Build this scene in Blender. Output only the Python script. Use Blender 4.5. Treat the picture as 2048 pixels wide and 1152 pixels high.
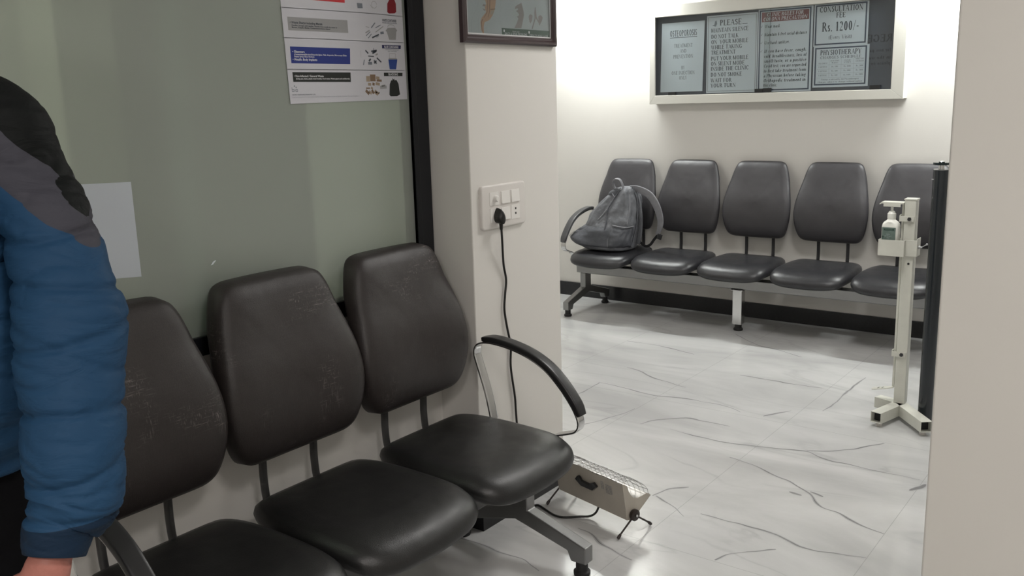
import bpy, bmesh, math, random
from math import sin, cos, pi, radians
from mathutils import Vector, Matrix, noise

random.seed(4)
SC = bpy.context.scene
COL = SC.collection
for _o in list(bpy.data.objects):
    bpy.data.objects.remove(_o)

# ------------------------------------------------------------------ camera
cam_data = bpy.data.cameras.new('camera')
cam_data.lens = 36.0 * 1829.0 / 2048.0
cam_data.sensor_width = 36.0
cam_data.clip_start = 0.02
cam = bpy.data.objects.new('camera', cam_data)
COL.objects.link(cam)
_r = Vector((0.79858856, 0.6012084, -0.02836858))
_u = Vector((-0.09961567, 0.17850956, 0.97888255))
_f = Vector((-0.59357648, 0.77889845, -0.20244547))
cam.matrix_world = Matrix(((_r.x, _u.x, -_f.x, 0.0), (_r.y, _u.y, -_f.y, 0.0), (_r.z, _u.z, -_f.z, 1.6), (0, 0, 0, 1)))
SC.camera = cam

# ------------------------------------------------------------------ world, exposure, lamps
SC.view_settings.view_transform = 'Standard'
SC.view_settings.look = 'None'
SC.view_settings.exposure = 0.42
SC.view_settings.gamma = 1.0
SC.view_settings.use_curve_mapping = False
world = bpy.data.worlds.new('world')
SC.world = world
world.use_nodes = True
world.node_tree.nodes['Background'].inputs[0].default_value = (0.9, 0.95, 1.0, 1)
world.node_tree.nodes['Background'].inputs[1].default_value = 0.02


def area_lamp(name, loc, size, energy, color=(1, 1, 1), rot=(0, 0, 0)):
    l = bpy.data.lights.new(name, 'AREA')
    l.shape = 'RECTANGLE'
    l.size, l.size_y = size
    l.energy = energy
    l.color = color
    o = bpy.data.objects.new(name, l)
    o.location = loc
    o.rotation_euler = rot
    COL.objects.link(o)
    return o


CEIL = 2.75
LAMPS = [  # x, y, size x, size y, watts, colour : invented ceiling panels, added as fill light
    (-1.15, 3.85, 0.60, 0.60, 19, (1.0, 0.975, 0.95)),
    (0.95, 4.6, 0.60, 0.60, 7, (1.0, 0.985, 0.95)),
    (-3.9, 4.0, 0.60, 0.60, 7, (1.0, 0.985, 0.95)),
    (0.45, 0.6, 0.60, 0.60, 17, (1.0, 0.94, 0.90)),
    (0.2, -1.3, 0.60, 0.60, 34, (1.0, 0.94, 0.90)),
]
for _i, (x, y, sx, sy, w, c) in enumerate(LAMPS):
    area_lamp('fill_panel_lamp', (x, y, CEIL - 0.03), (sx - 0.06, sy - 0.06), w, c)
# the tube over the notice cabinet
TUBES = [(-3.72, 5.99, 2.42, 0.9), (-1.05, 5.99, 2.42, 0.9)]      # centre x, y, z, length
for _t in TUBES:
    area_lamp('tube_lamp', (_t[0], _t[1] + 0.005, _t[2] - 0.035), (_t[3], 0.03), 27, (0.97, 1.0, 0.98), (radians(25), 0, 0))
# added unseen lamp that brightens the frosted glass from behind
area_lamp('glass_fill_lamp', (-2.75, 0.3, 2.65), (0.6, 0.6), 60, (1.0, 0.98, 0.9))


# ------------------------------------------------------------------ materials
def mat(name, col, rough=0.5, metal=0.0, bump=0.0, bscale=50.0, var=0.0, vscale=3.0, coat=0.0, spec=0.5, emit=None, estr=0.0, trans=0.0, ior=1.45, alpha=1.0):
    m = bpy.data.materials.new(name)
    m.use_nodes = True
    nt = m.node_tree
    b = nt.nodes['Principled BSDF']
    b.inputs['Base Color'].default_value = (*col, 1)
    b.inputs['Roughness'].default_value = rough
    b.inputs['Metallic'].default_value = metal
    b.inputs['Coat Weight'].default_value = coat
    b.inputs['Specular IOR Level'].default_value = spec
    b.inputs['Transmission Weight'].default_value = trans
    b.inputs['IOR'].default_value = ior
    b.inputs['Alpha'].default_value = alpha
    if emit:
        b.inputs['Emission Color'].default_value = (*emit, 1)
        b.inputs['Emission Strength'].default_value = estr
    tc = nt.nodes.new('ShaderNodeTexCoord')
    if var > 0:
        n = nt.nodes.new('ShaderNodeTexNoise')
        n.inputs['Scale'].default_value = vscale
        n.inputs['Detail'].default_value = 4
        nt.links.new(tc.outputs['Object'], n.inputs['Vector'])
        mr = nt.nodes.new('ShaderNodeMapRange')
        mr.inputs['From Min'].default_value = 0.3
        mr.inputs['From Max'].default_value = 0.7
        mr.inputs['To Min'].default_value = 1 - var
        mr.inputs['To Max'].default_value = 1 + var
        nt.links.new(n.outputs['Fac'], mr.inputs['Value'])
        mx = nt.nodes.new('ShaderNodeVectorMath')
        mx.operation = 'SCALE'
        mx.inputs[0].default_value = col
        nt.links.new(mr.outputs['Result'], mx.inputs['Scale'])
        nt.links.new(mx.outputs['Vector'], b.inputs['Base Color'])
    if bump > 0:
        n2 = nt.nodes.new('ShaderNodeTexNoise')
        n2.inputs['Scale'].default_value = bscale
        n2.inputs['Detail'].default_value = 3
        nt.links.new(tc.outputs['Object'], n2.inputs['Vector'])
        bp = nt.nodes.new('ShaderNodeBump')
        bp.inputs['Strength'].default_value = bump
        bp.inputs['Distance'].default_value = 0.01
        nt.links.new(n2.outputs['Fac'], bp.inputs['Height'])
        nt.links.new(bp.outputs['Normal'], b.inputs['Normal'])
    return m


def nd(nt, t, **kw):
    n = nt.nodes.new(t)
    for k, v in kw.items():
        if hasattr(n, k) and not k.startswith('i_'):
            setattr(n, k, v)
    return n


def mth(nt, op, a, b=None, c=None, clamp=False):
    n = nt.nodes.new('ShaderNodeMath')
    n.operation = op
    n.use_clamp = clamp
    for i, v in enumerate((a, b, c)):
        if v is None:
            continue
        if isinstance(v, (int, float)):
            n.inputs[i].default_value = v
        else:
            nt.links.new(v, n.inputs[i])
    return n.outputs[0]


def mixc(nt, fac, a, b):
    n = nt.nodes.new('ShaderNodeMix')
    n.data_type = 'RGBA'
    if isinstance(fac, (int, float)):
        n.inputs[0].default_value = fac
    else:
        nt.links.new(fac, n.inputs[0])
    for i, v in ((6, a), (7, b)):
        if isinstance(v, tuple):
            n.inputs[i].default_value = (*v, 1)
        else:
            nt.links.new(v, n.inputs[i])
    return n.outputs[2]


def noise_at(nt, vec, scale, detail=4, rough=0.5, dist=0.0):
    n = nt.nodes.new('ShaderNodeTexNoise')
    n.inputs['Scale'].default_value = scale
    n.inputs['Detail'].default_value = detail
    n.inputs['Roughness'].default_value = rough
    n.inputs['Distortion'].default_value = dist
    nt.links.new(vec, n.inputs['Vector'])
    return n.outputs['Fac']


def mapped(nt, scale=(1, 1, 1), rot=(0, 0, 0), loc=(0, 0, 0)):
    tc = nt.nodes.new('ShaderNodeTexCoord')
    mp = nt.nodes.new('ShaderNodeMapping')
    mp.inputs['Scale'].default_value = scale
    mp.inputs['Rotation'].default_value = rot
    mp.inputs['Location'].default_value = loc
    nt.links.new(tc.outputs['Object'], mp.inputs['Vector'])
    return mp.outputs[0]


def make_marble():
    m = bpy.data.materials.new('white_marble_tile')
    m.use_nodes = True
    nt = m.node_tree
    b = nt.nodes['Principled BSDF']
    tc = nt.nodes.new('ShaderNodeTexCoord')
    sep = nt.nodes.new('ShaderNodeSeparateXYZ')
    nt.links.new(tc.outputs['Object'], sep.inputs[0])
    v1 = mapped(nt, (0.55, 1.5, 1), (0, 0, radians(8)))
    base = noise_at(nt, v1, 1.6, 5, 0.55, 0.6)
    col = mixc(nt, mth(nt, 'MULTIPLY_ADD', base, 2.6, -0.85, True), (0.44, 0.44, 0.435), (0.63, 0.63, 0.625))
    # thin faint veins : ridges of a stretched noise
    v2 = mapped(nt, (0.45, 1.15, 1), (0, 0, radians(12)), (3.1, 1.7, 0))
    r = noise_at(nt, v2, 1.5, 5, 0.5, 1.2)
    ridge = mth(nt, 'SUBTRACT', 1.0, mth(nt, 'MULTIPLY', mth(nt, 'ABSOLUTE', mth(nt, 'SUBTRACT', r, 0.5)), 55.0), None, True)
    soft = mth(nt, 'SUBTRACT', 1.0, mth(nt, 'MULTIPLY', mth(nt, 'ABSOLUTE', mth(nt, 'SUBTRACT', r, 0.5)), 12.0), None, True)
    brk = mth(nt, 'MULTIPLY_ADD', noise_at(nt, v1, 3.1, 2), 3.0, -1.2, True)
    col = mixc(nt, mth(nt, 'MULTIPLY', mth(nt, 'MULTIPLY', ridge, brk), 0.5), col, (0.33, 0.33, 0.33))
    col = mixc(nt, mth(nt, 'MULTIPLY', soft, 0.16), col, (0.42, 0.42, 0.42))
    # tile joints
    def joint(out, period, off, w):
        f = mth(nt, 'FRACT', mth(nt, 'MULTIPLY_ADD', out, 1.0 / period, off))
        d = mth(nt, 'MINIMUM', f, mth(nt, 'SUBTRACT', 1.0, f))
        return mth(nt, 'LESS_THAN', d, w / period)
    jx = joint(sep.outputs['X'], 0.72, 0.81 / 0.72, 0.0011)
    jy = joint(sep.outputs['Y'], 1.45, -2.74 / 1.45, 0.0011)
    j = mth(nt, 'MAXIMUM', jx, jy)
    col = mixc(nt, mth(nt, 'MULTIPLY', j, 0.6), col, (0.28, 0.28, 0.27))
    nt.links.new(col, b.inputs['Base Color'])
    b.inputs['Roughness'].default_value = 0.17
    b.inputs['Specular IOR Level'].default_value = 0.5
    return m


def make_leather(name, col, rough, cross=0.0, var=0.12):
    m = bpy.data.materials.new(name)
    m.use_nodes = True
    nt = m.node_tree
    b = nt.nodes['Principled BSDF']
    v = mapped(nt)
    n = noise_at(nt, v, 5.0, 3)
    c = mixc(nt, n, tuple(x * (1 - var) for x in col), tuple(x * (1 + var) for x in col))
    fine = noise_at(nt, v, 420.0, 2)
    rgh = mth(nt, 'MULTIPLY_ADD', noise_at(nt, v, 7.0, 3), 0.25, rough - 0.12)
    h = fine
    if cross > 0:
        # woven cross-hatched grain with worn, paler scratches
        va = mapped(nt, (26, 26, 300))
        vb = mapped(nt, (300, 300, 26))
        oi = nt.nodes.new('ShaderNodeObjectInfo')
        vv = nt.nodes.new('ShaderNodeVectorMath')
        vv.operation = 'ADD'
        nt.links.new(v, vv.inputs[0])
        nt.links.new(oi.outputs['Location'], vv.inputs[1])
        na = noise_at(nt, va, 1.0, 3, 0.6)
        nb = noise_at(nt, vb, 1.0, 3, 0.6)
        w = mth(nt, 'MULTIPLY_ADD', mth(nt, 'MAXIMUM', na, nb), 7.0, -4.1, True)
        wear = mth(nt, 'MULTIPLY_ADD', noise_at(nt, vv.outputs[0], 5.2, 2), 7.0, -3.9, True)
        weave = mth(nt, 'ADD', mth(nt, 'MULTIPLY', na, 0.5), mth(nt, 'MULTIPLY', nb, 0.5))
        c = mixc(nt, mth(nt, 'MULTIPLY_ADD', weave, 1.6, -0.45, True), tuple(x * 0.72 for x in col), tuple(x * 1.35 for x in col))
        c = mixc(nt, mth(nt, 'MULTIPLY', mth(nt, 'MULTIPLY', w, wear), cross), c, (0.30, 0.26, 0.25))
        h = mth(nt, 'ADD', fine, weave)
    nt.links.new(c, b.inputs['Base Color'])
    nt.links.new(rgh, b.inputs['Roughness'])
    bp = nt.nodes.new('ShaderNodeBump')
    bp.inputs['Strength'].default_value = 0.25
    bp.inputs['Distance'].default_value = 0.002
    nt.links.new(h, bp.inputs['Height'])
    big = nt.nodes.new('ShaderNodeBump')
    big.inputs['Strength'].default_value = 0.5
    big.inputs['Distance'].default_value = 0.012
    nt.links.new(noise_at(nt, v, 6.5, 2), big.inputs['Height'])
    nt.links.new(big.outputs['Normal'], bp.inputs['Normal'])
    nt.links.new(bp.outputs['Normal'], b.inputs['Normal'])
    return m


def make_frosted():
    m = bpy.data.materials.new('frosted_glass')
    m.use_nodes = True
    nt = m.node_tree
    b = nt.nodes['Principled BSDF']
    b.inputs['Base Color'].default_value = (0.46, 0.49, 0.45, 1)
    b.inputs['Roughness'].default_value = 0.32
    b.inputs['Transmission Weight'].default_value = 0.0
    tr = nt.nodes.new('ShaderNodeBsdfTranslucent')
    tr.inputs['Color'].default_value = (0.62, 0.68, 0.60, 1)
    gl = nt.nodes.new('ShaderNodeBsdfRefraction')
    gl.inputs['Color'].default_value = (0.60, 0.66, 0.60, 1)
    gl.inputs['Roughness'].default_value = 0.17
    gl.inputs['IOR'].default_value = 1.12
    mx = nt.nodes.new('ShaderNodeMixShader')
    mx.inputs[0].default_value = 0.45
    nt.links.new(b.outputs[0], mx.inputs[1])
    nt.links.new(gl.outputs[0], mx.inputs[2])
    nt.links.new(mx.outputs[0], nt.nodes['Material Output'].inputs['Surface'])
    return m


def make_jacket():
    # quilted jacket: black yoke, grey band, blue below, split along seams that slope down over the sleeve
    m = bpy.data.materials.new('quilted_nylon')
    m.use_nodes = True
    nt = m.node_tree
    b = nt.nodes['Principled BSDF']
    tc = nt.nodes.new('ShaderNodeTexCoord')
    sep = nt.nodes.new('ShaderNodeSeparateXYZ')
    nt.links.new(tc.outputs['Object'], sep.inputs[0])      # object space: x = shoulder axis, y = front, z = height
    ax = mth(nt, 'ABSOLUTE', sep.outputs['X'])
    over = mth(nt, 'MAXIMUM', mth(nt, 'SUBTRACT', ax, 0.10), 0.0)
    wob = mth(nt, 'MULTIPLY_ADD', noise_at(nt, tc.outputs['Object'], 9.0, 2), 0.03, -0.015)
    h1 = mth(nt, 'ADD', mth(nt, 'MULTIPLY_ADD', over, 1.30, sep.outputs['Z']), wob)
    h2 = mth(nt, 'ADD', mth(nt, 'MULTIPLY_ADD', over, 0.75, sep.outputs['Z']), wob)
    k1 = mth(nt, 'GREATER_THAN', h1, 1.695)
    k2 = mth(nt, 'GREATER_THAN', h2, 1.560)
    cuffm = mth(nt, 'LESS_THAN', sep.outputs['Z'], 1.028)
    v = tc.outputs['Object']
    n = noise_at(nt, v, 6, 3)
    blue = mixc(nt, n, (0.013, 0.043, 0.094), (0.020, 0.062, 0.128))
    blue = mixc(nt, cuffm, blue, (0.009, 0.022, 0.045))
    c = mixc(nt, k2, blue, (0.050, 0.050, 0.062))
    c = mixc(nt, k1, c, (0.005, 0.006, 0.006))
    nt.links.new(c, b.inputs['Base Color'])
    b.inputs['Roughness'].default_value = 0.62
    b.inputs['Specular IOR Level'].default_value = 0.12
    bp = nt.nodes.new('ShaderNodeBump')
    bp.inputs['Strength'].default_value = 0.55
    bp.inputs['Distance'].default_value = 0.012
    nt.links.new(noise_at(nt, mapped(nt, (1, 1, 2.6), (0, 0.15, 0)), 11, 4, 0.5, 0.8), bp.inputs['Height'])
    nt.links.new(bp.outputs['Normal'], b.inputs['Normal'])
    return m


M = dict(
    wall=mat('painted_wall', (0.66, 0.64, 0.605), 0.62, var=0.015, vscale=2.0),
    ceiling=mat('white_ceiling', (0.8, 0.8, 0.78), 0.8),
    marble=make_marble(),
    vein=mat('grey_vein', (0.23, 0.23, 0.23), 0.17, var=0.25, vscale=9),
    vein_soft=mat('pale_vein', (0.40, 0.40, 0.40), 0.17, var=0.1, vscale=9),
    granite=mat('black_granite', (0.012, 0.012, 0.014), 0.3, var=0.3, vscale=60),
    aluminium_black=mat('black_aluminium', (0.012, 0.013, 0.016), 0.38, spec=0.4),
    frosted=make_frosted(),
    brown_leather=make_leather('brown_crosshatched_leatherette', (0.022, 0.017, 0.016), 0.48, 0.65),
    seat_leather=make_leather('charcoal_seat_leatherette', (0.011, 0.011, 0.011), 0.38),
    grey_leather=make_leather('charcoal_backrest_leatherette', (0.042, 0.040, 0.044), 0.42),
    far_seat=make_leather('smooth_charcoal_leatherette', (0.022, 0.022, 0.025), 0.34),
    steel=mat('brushed_steel', (0.28, 0.28, 0.28), 0.33, 1.0, bump=0.05, bscale=200),
    chrome=mat('polished_chrome', (0.62, 0.62, 0.62), 0.16, 1.0),
    grey_steel=mat('grey_lacquered_steel', (0.085, 0.085, 0.085), 0.33, 0.5),
    dark_steel=mat('dark_painted_steel', (0.055, 0.055, 0.058), 0.42, 0.6),
    rubber=mat('black_rubber', (0.012, 0.012, 0.012), 0.55),
    arm_plastic=mat('black_armrest_plastic', (0.016, 0.016, 0.017), 0.35),
    arm_grey=mat('grey_armrest_plastic', (0.06, 0.06, 0.062), 0.4),
    cream_metal=mat('cream_enamel', (0.42, 0.385, 0.33), 0.42, var=0.05, vscale=12),
    white_metal=mat('off_white_powder_coat', (0.60, 0.60, 0.54), 0.38, var=0.05, vscale=14),
    wood_white=mat('cream_laminate', (0.62, 0.61, 0.56), 0.4),
    white_plastic=mat('white_switch_plastic', (0.66, 0.63, 0.60), 0.35),
    white_plastic2=mat('bright_switch_plastic', (0.74, 0.72, 0.69), 0.3),
    bottle=mat('white_bottle_plastic', (0.78, 0.78, 0.73), 0.3),
    bottle_label=mat('green_grey_label', (0.12, 0.165, 0.145), 0.35, var=0.15, vscale=60),
    dark_green=mat('dark_green_print', (0.03, 0.06, 0.05), 0.4),
    paper=mat('white_paper', (0.62, 0.66, 0.70), 0.6, var=0.02, vscale=5),
    blank_paper=mat('bluish_paper', (0.50, 0.54, 0.58), 0.7),
    poster=mat('glossy_poster_paper', (0.56, 0.56, 0.60), 0.28),
    board=mat('dark_blue_grey_board', (0.065, 0.075, 0.10), 0.35, var=0.12, vscale=5),
    ink=mat('dark_ink', (0.045, 0.055, 0.07), 0.5),
    ink_soft=mat('grey_ink', (0.17, 0.19, 0.22), 0.5),
    border=mat('slate_border', (0.05, 0.07, 0.11), 0.5),
    border_soft=mat('grey_border', (0.33, 0.35, 0.37), 0.5),
    maroon=mat('maroon_print', (0.22, 0.075, 0.075), 0.5),
    offset_white=mat('white_print', (0.72, 0.72, 0.74), 0.5),
    reflection_ink=mat('painted_reflection_ink', (0.018, 0.022, 0.032), 0.4),
    red=mat('red_print', (0.50, 0.012, 0.02), 0.3),
    dark_red=mat('dark_red_print', (0.20, 0.012, 0.02), 0.3),
    blue=mat('blue_print', (0.012, 0.028, 0.20), 0.3),
    blue2=mat('blue_bin_print', (0.018, 0.055, 0.24), 0.3),
    navy=mat('navy_print', (0.02, 0.02, 0.09), 0.3),
    black_print=mat('black_print', (0.012, 0.015, 0.013), 0.3),
    grey_print=mat('grey_print', (0.30, 0.30, 0.30), 0.3),
    line_print=mat('grey_line_print', (0.34, 0.34, 0.35), 0.3),
    brown_print=mat('brown_print', (0.20, 0.13, 0.08), 0.35),
    tan_print=mat('tan_print', (0.33, 0.26, 0.19), 0.35),
    bone_print=mat('orange_bone_print', (0.42, 0.25, 0.15), 0.35),
    bone_dark=mat('dark_bone_print', (0.22, 0.12, 0.07), 0.35),
    bone_grey=mat('grey_bone_print', (0.25, 0.22, 0.21), 0.35),
    chart=mat('chart_paper', (0.42, 0.45, 0.46), 0.2),
    green_print=mat('green_print', (0.05, 0.10, 0.075), 0.25),
    frame_wood=mat('dark_maroon_frame', (0.035, 0.018, 0.020), 0.28),
    silver_edge=mat('silver_fillet', (0.55, 0.55, 0.55), 0.3, 0.4),
    cord=mat('black_cable', (0.010, 0.010, 0.009), 0.4),
    brown_plastic=mat('dark_brown_plastic', (0.022, 0.014, 0.012), 0.35),
    reflector=mat('polished_reflector', (0.40, 0.39, 0.37), 0.28, 1.0),
    ceramic=mat('ceramic_rod', (0.6, 0.58, 0.55), 0.5),
    nylon=mat('grey_nylon', (0.13, 0.135, 0.147), 0.62, bump=0.9, bscale=17, var=0.22, vscale=9),
    nylon_dark=mat('dark_grey_nylon', (0.070, 0.073, 0.083), 0.6, bump=0.8, bscale=19, var=0.18, vscale=9),
    nylon_light=mat('light_grey_webbing', (0.20, 0.20, 0.215), 0.65, bump=0.2, bscale=60),
    black_web=mat('black_webbing', (0.02, 0.02, 0.022), 0.6),
    print_silver=mat('faded_silver_print', (0.24, 0.245, 0.255), 0.5),
    jacket=make_jacket(),
    skin=mat('skin', (0.36, 0.14, 0.11), 0.5, bump=0.15, bscale=120, var=0.12, vscale=18),
    trouser=mat('black_trousers', (0.004, 0.004, 0.005), 0.8, spec=0.1, bump=0.2, bscale=40),
    shoe=mat('black_shoe', (0.015, 0.014, 0.013), 0.35),
    hair=mat('black_hair', (0.012, 0.010, 0.009), 0.5, bump=0.5, bscale=90),
    eye=mat('eye_white', (0.7, 0.7, 0.68), 0.2),
    iris=mat('dark_iris', (0.02, 0.012, 0.008), 0.2),
    post_black=mat('gloss_black_post', (0.010, 0.014, 0.018), 0.2, coat=0.3),
    dark_glass=mat('dark_glass_slab', (0.008, 0.016, 0.018), 0.1),
    acrylic=mat('clear_acrylic', (0.85, 0.88, 0.86), 0.05, trans=0.9),
    lamp_glow=mat('added_lamp_diffuser', (0.9, 0.9, 0.9), 0.5, emit=(1, 0.98, 0.95), estr=3.0),
    tube_glow=mat('glowing_tube', (0.9, 0.9, 0.9), 0.5, emit=(0.95, 1, 0.98), estr=6.0),
    screen=mat('tan_partition', (0.42, 0.40, 0.35), 0.7),
    darkscreen=mat('green_grey_shade_block', (0.10, 0.13, 0.12), 0.6),
)
gm = bpy.data.materials.new('cabinet_glass')
gm.use_nodes = True
_b = gm.node_tree.nodes['Principled BSDF']
_b.inputs['Base Color'].default_value = (0.93, 0.97, 0.97, 1)
_b.inputs['Roughness'].default_value = 0.02
_b.inputs['Transmission Weight'].default_value = 1.0
_b.inputs['IOR'].default_value = 1.45
M['glass'] = gm


# ------------------------------------------------------------------ mesh helpers
class MB:
    def __init__(self):
        self.v, self.f, self.m, self.mats = [], [], [], []
        self.mi = 0

    def mat(self, key):
        m = M[key]
        if m not in self.mats:
            self.mats.append(m)
        self.mi = self.mats.index(m)
        return self

    def add(self, vs, fs):
        b = len(self.v)
        self.v += [tuple(x) for x in vs]
        for f in fs:
            self.f.append([i + b for i in f])
            self.m.append(self.mi)
        return self

    def box(self, x0, x1, y0, y1, z0, z1, T=None):
        vs = [Vector((x, y, z)) for z in (z0, z1) for y in (y0, y1) for x in (x0, x1)]
        if T is not None:
            vs = [T @ v for v in vs]
        return self.add(vs, [(0, 2, 3, 1), (4, 5, 7, 6), (0, 1, 5, 4), (2, 6, 7, 3), (0, 4, 6, 2), (1, 3, 7, 5)])

    def bar(self, a, b, w, h, up=(0, 0, 1)):
        a, b = Vector(a), Vector(b)
        d = (b - a).normalized()
        up = Vector(up)
        s = d.cross(up)
        if s.length < 1e-4:
            s = d.cross(Vector((1, 0, 0)))
        s.normalize()
        t = s.cross(d)
        vs = []
        for p in (a, b):
            for i, j in ((-1, -1), (1, -1), (1, 1), (-1, 1)):
                vs.append(p + s * (i * w / 2) + t * (j * h / 2))
        return self.add(vs, [(3, 2, 1, 0), (4, 5, 6, 7), (0, 1, 5, 4), (1, 2, 6, 5), (2, 3, 7, 6), (3, 0, 4, 7)])

    def rings(self, R, close=True, cap=True):
        n = len(R[0])
        vs = [p for r in R for p in r]
        fs = []
        for i in range(len(R) - 1):
            for j in range(n if close else n - 1):
                k = (j + 1) % n
                fs.append((i * n + j, i * n + k, (i + 1) * n + k, (i + 1) * n + j))
        if cap:
            fs.append(tuple(reversed(range(n))))
            fs.append(tuple(range((len(R) - 1) * n, len(R) * n)))
        return self.add(vs, fs)

    def sweep(self, pts, ra, rb=None, n=12, up=(0, 0, 1), cap=True, square=False):
        pts = [Vector(p) for p in pts]
        N = len(pts)
        if not hasattr(ra, '__len__'):
            ra = [ra] * N
        rb = ra if rb is None else rb
        if not hasattr(rb, '__len__'):
            rb = [rb] * N
        R = []
        prev = None
        for i, p in enumerate(pts):
            d = (pts[min(i + 1, N - 1)] - pts[max(i - 1, 0)]).normalized()
            if prev is None:
                s = d.cross(Vector(up))
                if s.length < 1e-3:
                    s = d.cross(Vector((1, 0.01, 0)))
            else:
                s = prev - d * prev.dot(d)
            s.normalize()
            prev = s
            t = s.cross(d).normalized()
            ring = []
            for k in range(n):
                a = 2 * pi * (k + 0.5) / n
                if square:
                    ca, sa = (1 if cos(a) > 0 else -1), (1 if sin(a) > 0 else -1)
                    ca, sa = abs(cos(a)) ** 0.35 * ca, abs(sin(a)) ** 0.35 * sa
                else:
                    ca, sa = cos(a), sin(a)
                ring.append(p + s * (ra[i] * ca) + t * (rb[i] * sa))
            R.append(ring)
        return self.rings(R, True, cap)

    def lathe(self, prof, c, n=24, axis='z'):
        R = []
        for r, h in prof:
            ring = []
            for k in range(n):
                a = 2 * pi * k / n
                if axis == 'z':
                    ring.append((c[0] + r * cos(a), c[1] + r * sin(a), c[2] + h))
                elif axis == 'y':
                    ring.append((c[0] + r * cos(a), c[1] + h, c[2] + r * sin(a)))
                else:
                    ring.append((c[0] + h, c[1] + r * cos(a), c[2] + r * sin(a)))
            R.append(ring)
        return self.rings(R)

    def prism(self, poly, d):
        """poly: list of 3-D points in a plane, extruded by vector d"""
        d = Vector(d)
        a = [Vector(p) for p in poly]
        return self.rings([a, [p + d for p in a]])

    def build(self, name, parent=None, smooth=40, key=None, mods=None):
        me = bpy.data.meshes.new(name)
        me.from_pydata(self.v, [], self.f)
        for m in (self.mats or [M[key]]):
            me.materials.append(m)
        for p, i in zip(me.polygons, self.m):
            p.material_index = i
        bm = bmesh.new()
        bm.from_mesh(me)
        bmesh.ops.recalc_face_normals(bm, faces=bm.faces)
        bm.to_mesh(me)
        bm.free()
        if smooth:
            me.shade_smooth()
            me.set_sharp_from_angle(angle=radians(smooth))
        o = bpy.data.objects.new(name, me)
        COL.objects.link(o)
        if parent:
            o.parent = parent
        return o


def bevel(o, w=0.003, seg=2, ang=40):
    b = o.modifiers.new('bevel', 'BEVEL')
    b.width = w
    b.segments = seg
    b.limit_method = 'ANGLE'
    b.angle_limit = radians(ang)
    return o


def subsurf(o, n=1):
    s = o.modifiers.new('subdivision', 'SUBSURF')
    s.levels = s.render_levels = n
    return o


def tag(o, label, cat=None, group=None, kind=None):
    if label:
        o['label'] = label
    if cat:
        o['category'] = cat
    if group:
        o['group'] = group
    if kind:
        o['kind'] = kind
    return o


def thing(name, label, cat, loc=(0, 0, 0), rz=0.0, group=None):
    o = bpy.data.objects.new(name, None)
    o.empty_display_size = 0.1
    COL.objects.link(o)
    o.location = loc
    o.rotation_euler = (0, 0, rz)
    return tag(o, label, cat, group)


def struct(o):
    o['kind'] = 'structure'
    return o


def chaikin(P, it=2, close=True):
    P = [Vector(p) for p in P]
    for _ in range(it):
        Q = []
        n = len(P)
        for i in range(n if close else n - 1):
            a, b = P[i], P[(i + 1) % n]
            Q += [a * 0.75 + b * 0.25, a * 0.25 + b * 0.75]
        if not close:
            Q = [P[0]] + Q + [P[-1]]
        P = Q
    return P


def catmull(P, n=6):
    P = [Vector(p) for p in P]
    out = []
    for i in range(len(P) - 1):
        p0, p1, p2, p3 = P[max(i - 1, 0)], P[i], P[i + 1], P[min(i + 2, len(P) - 1)]
        for k in range(n):
            t = k / n
            out.append(0.5 * ((2 * p1) + (p2 - p0) * t + (2 * p0 - 5 * p1 + 4 * p2 - p3) * t * t + (3 * p1 - p0 - 3 * p2 + p3) * t ** 3))
    out.append(P[-1])
    return out


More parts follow.
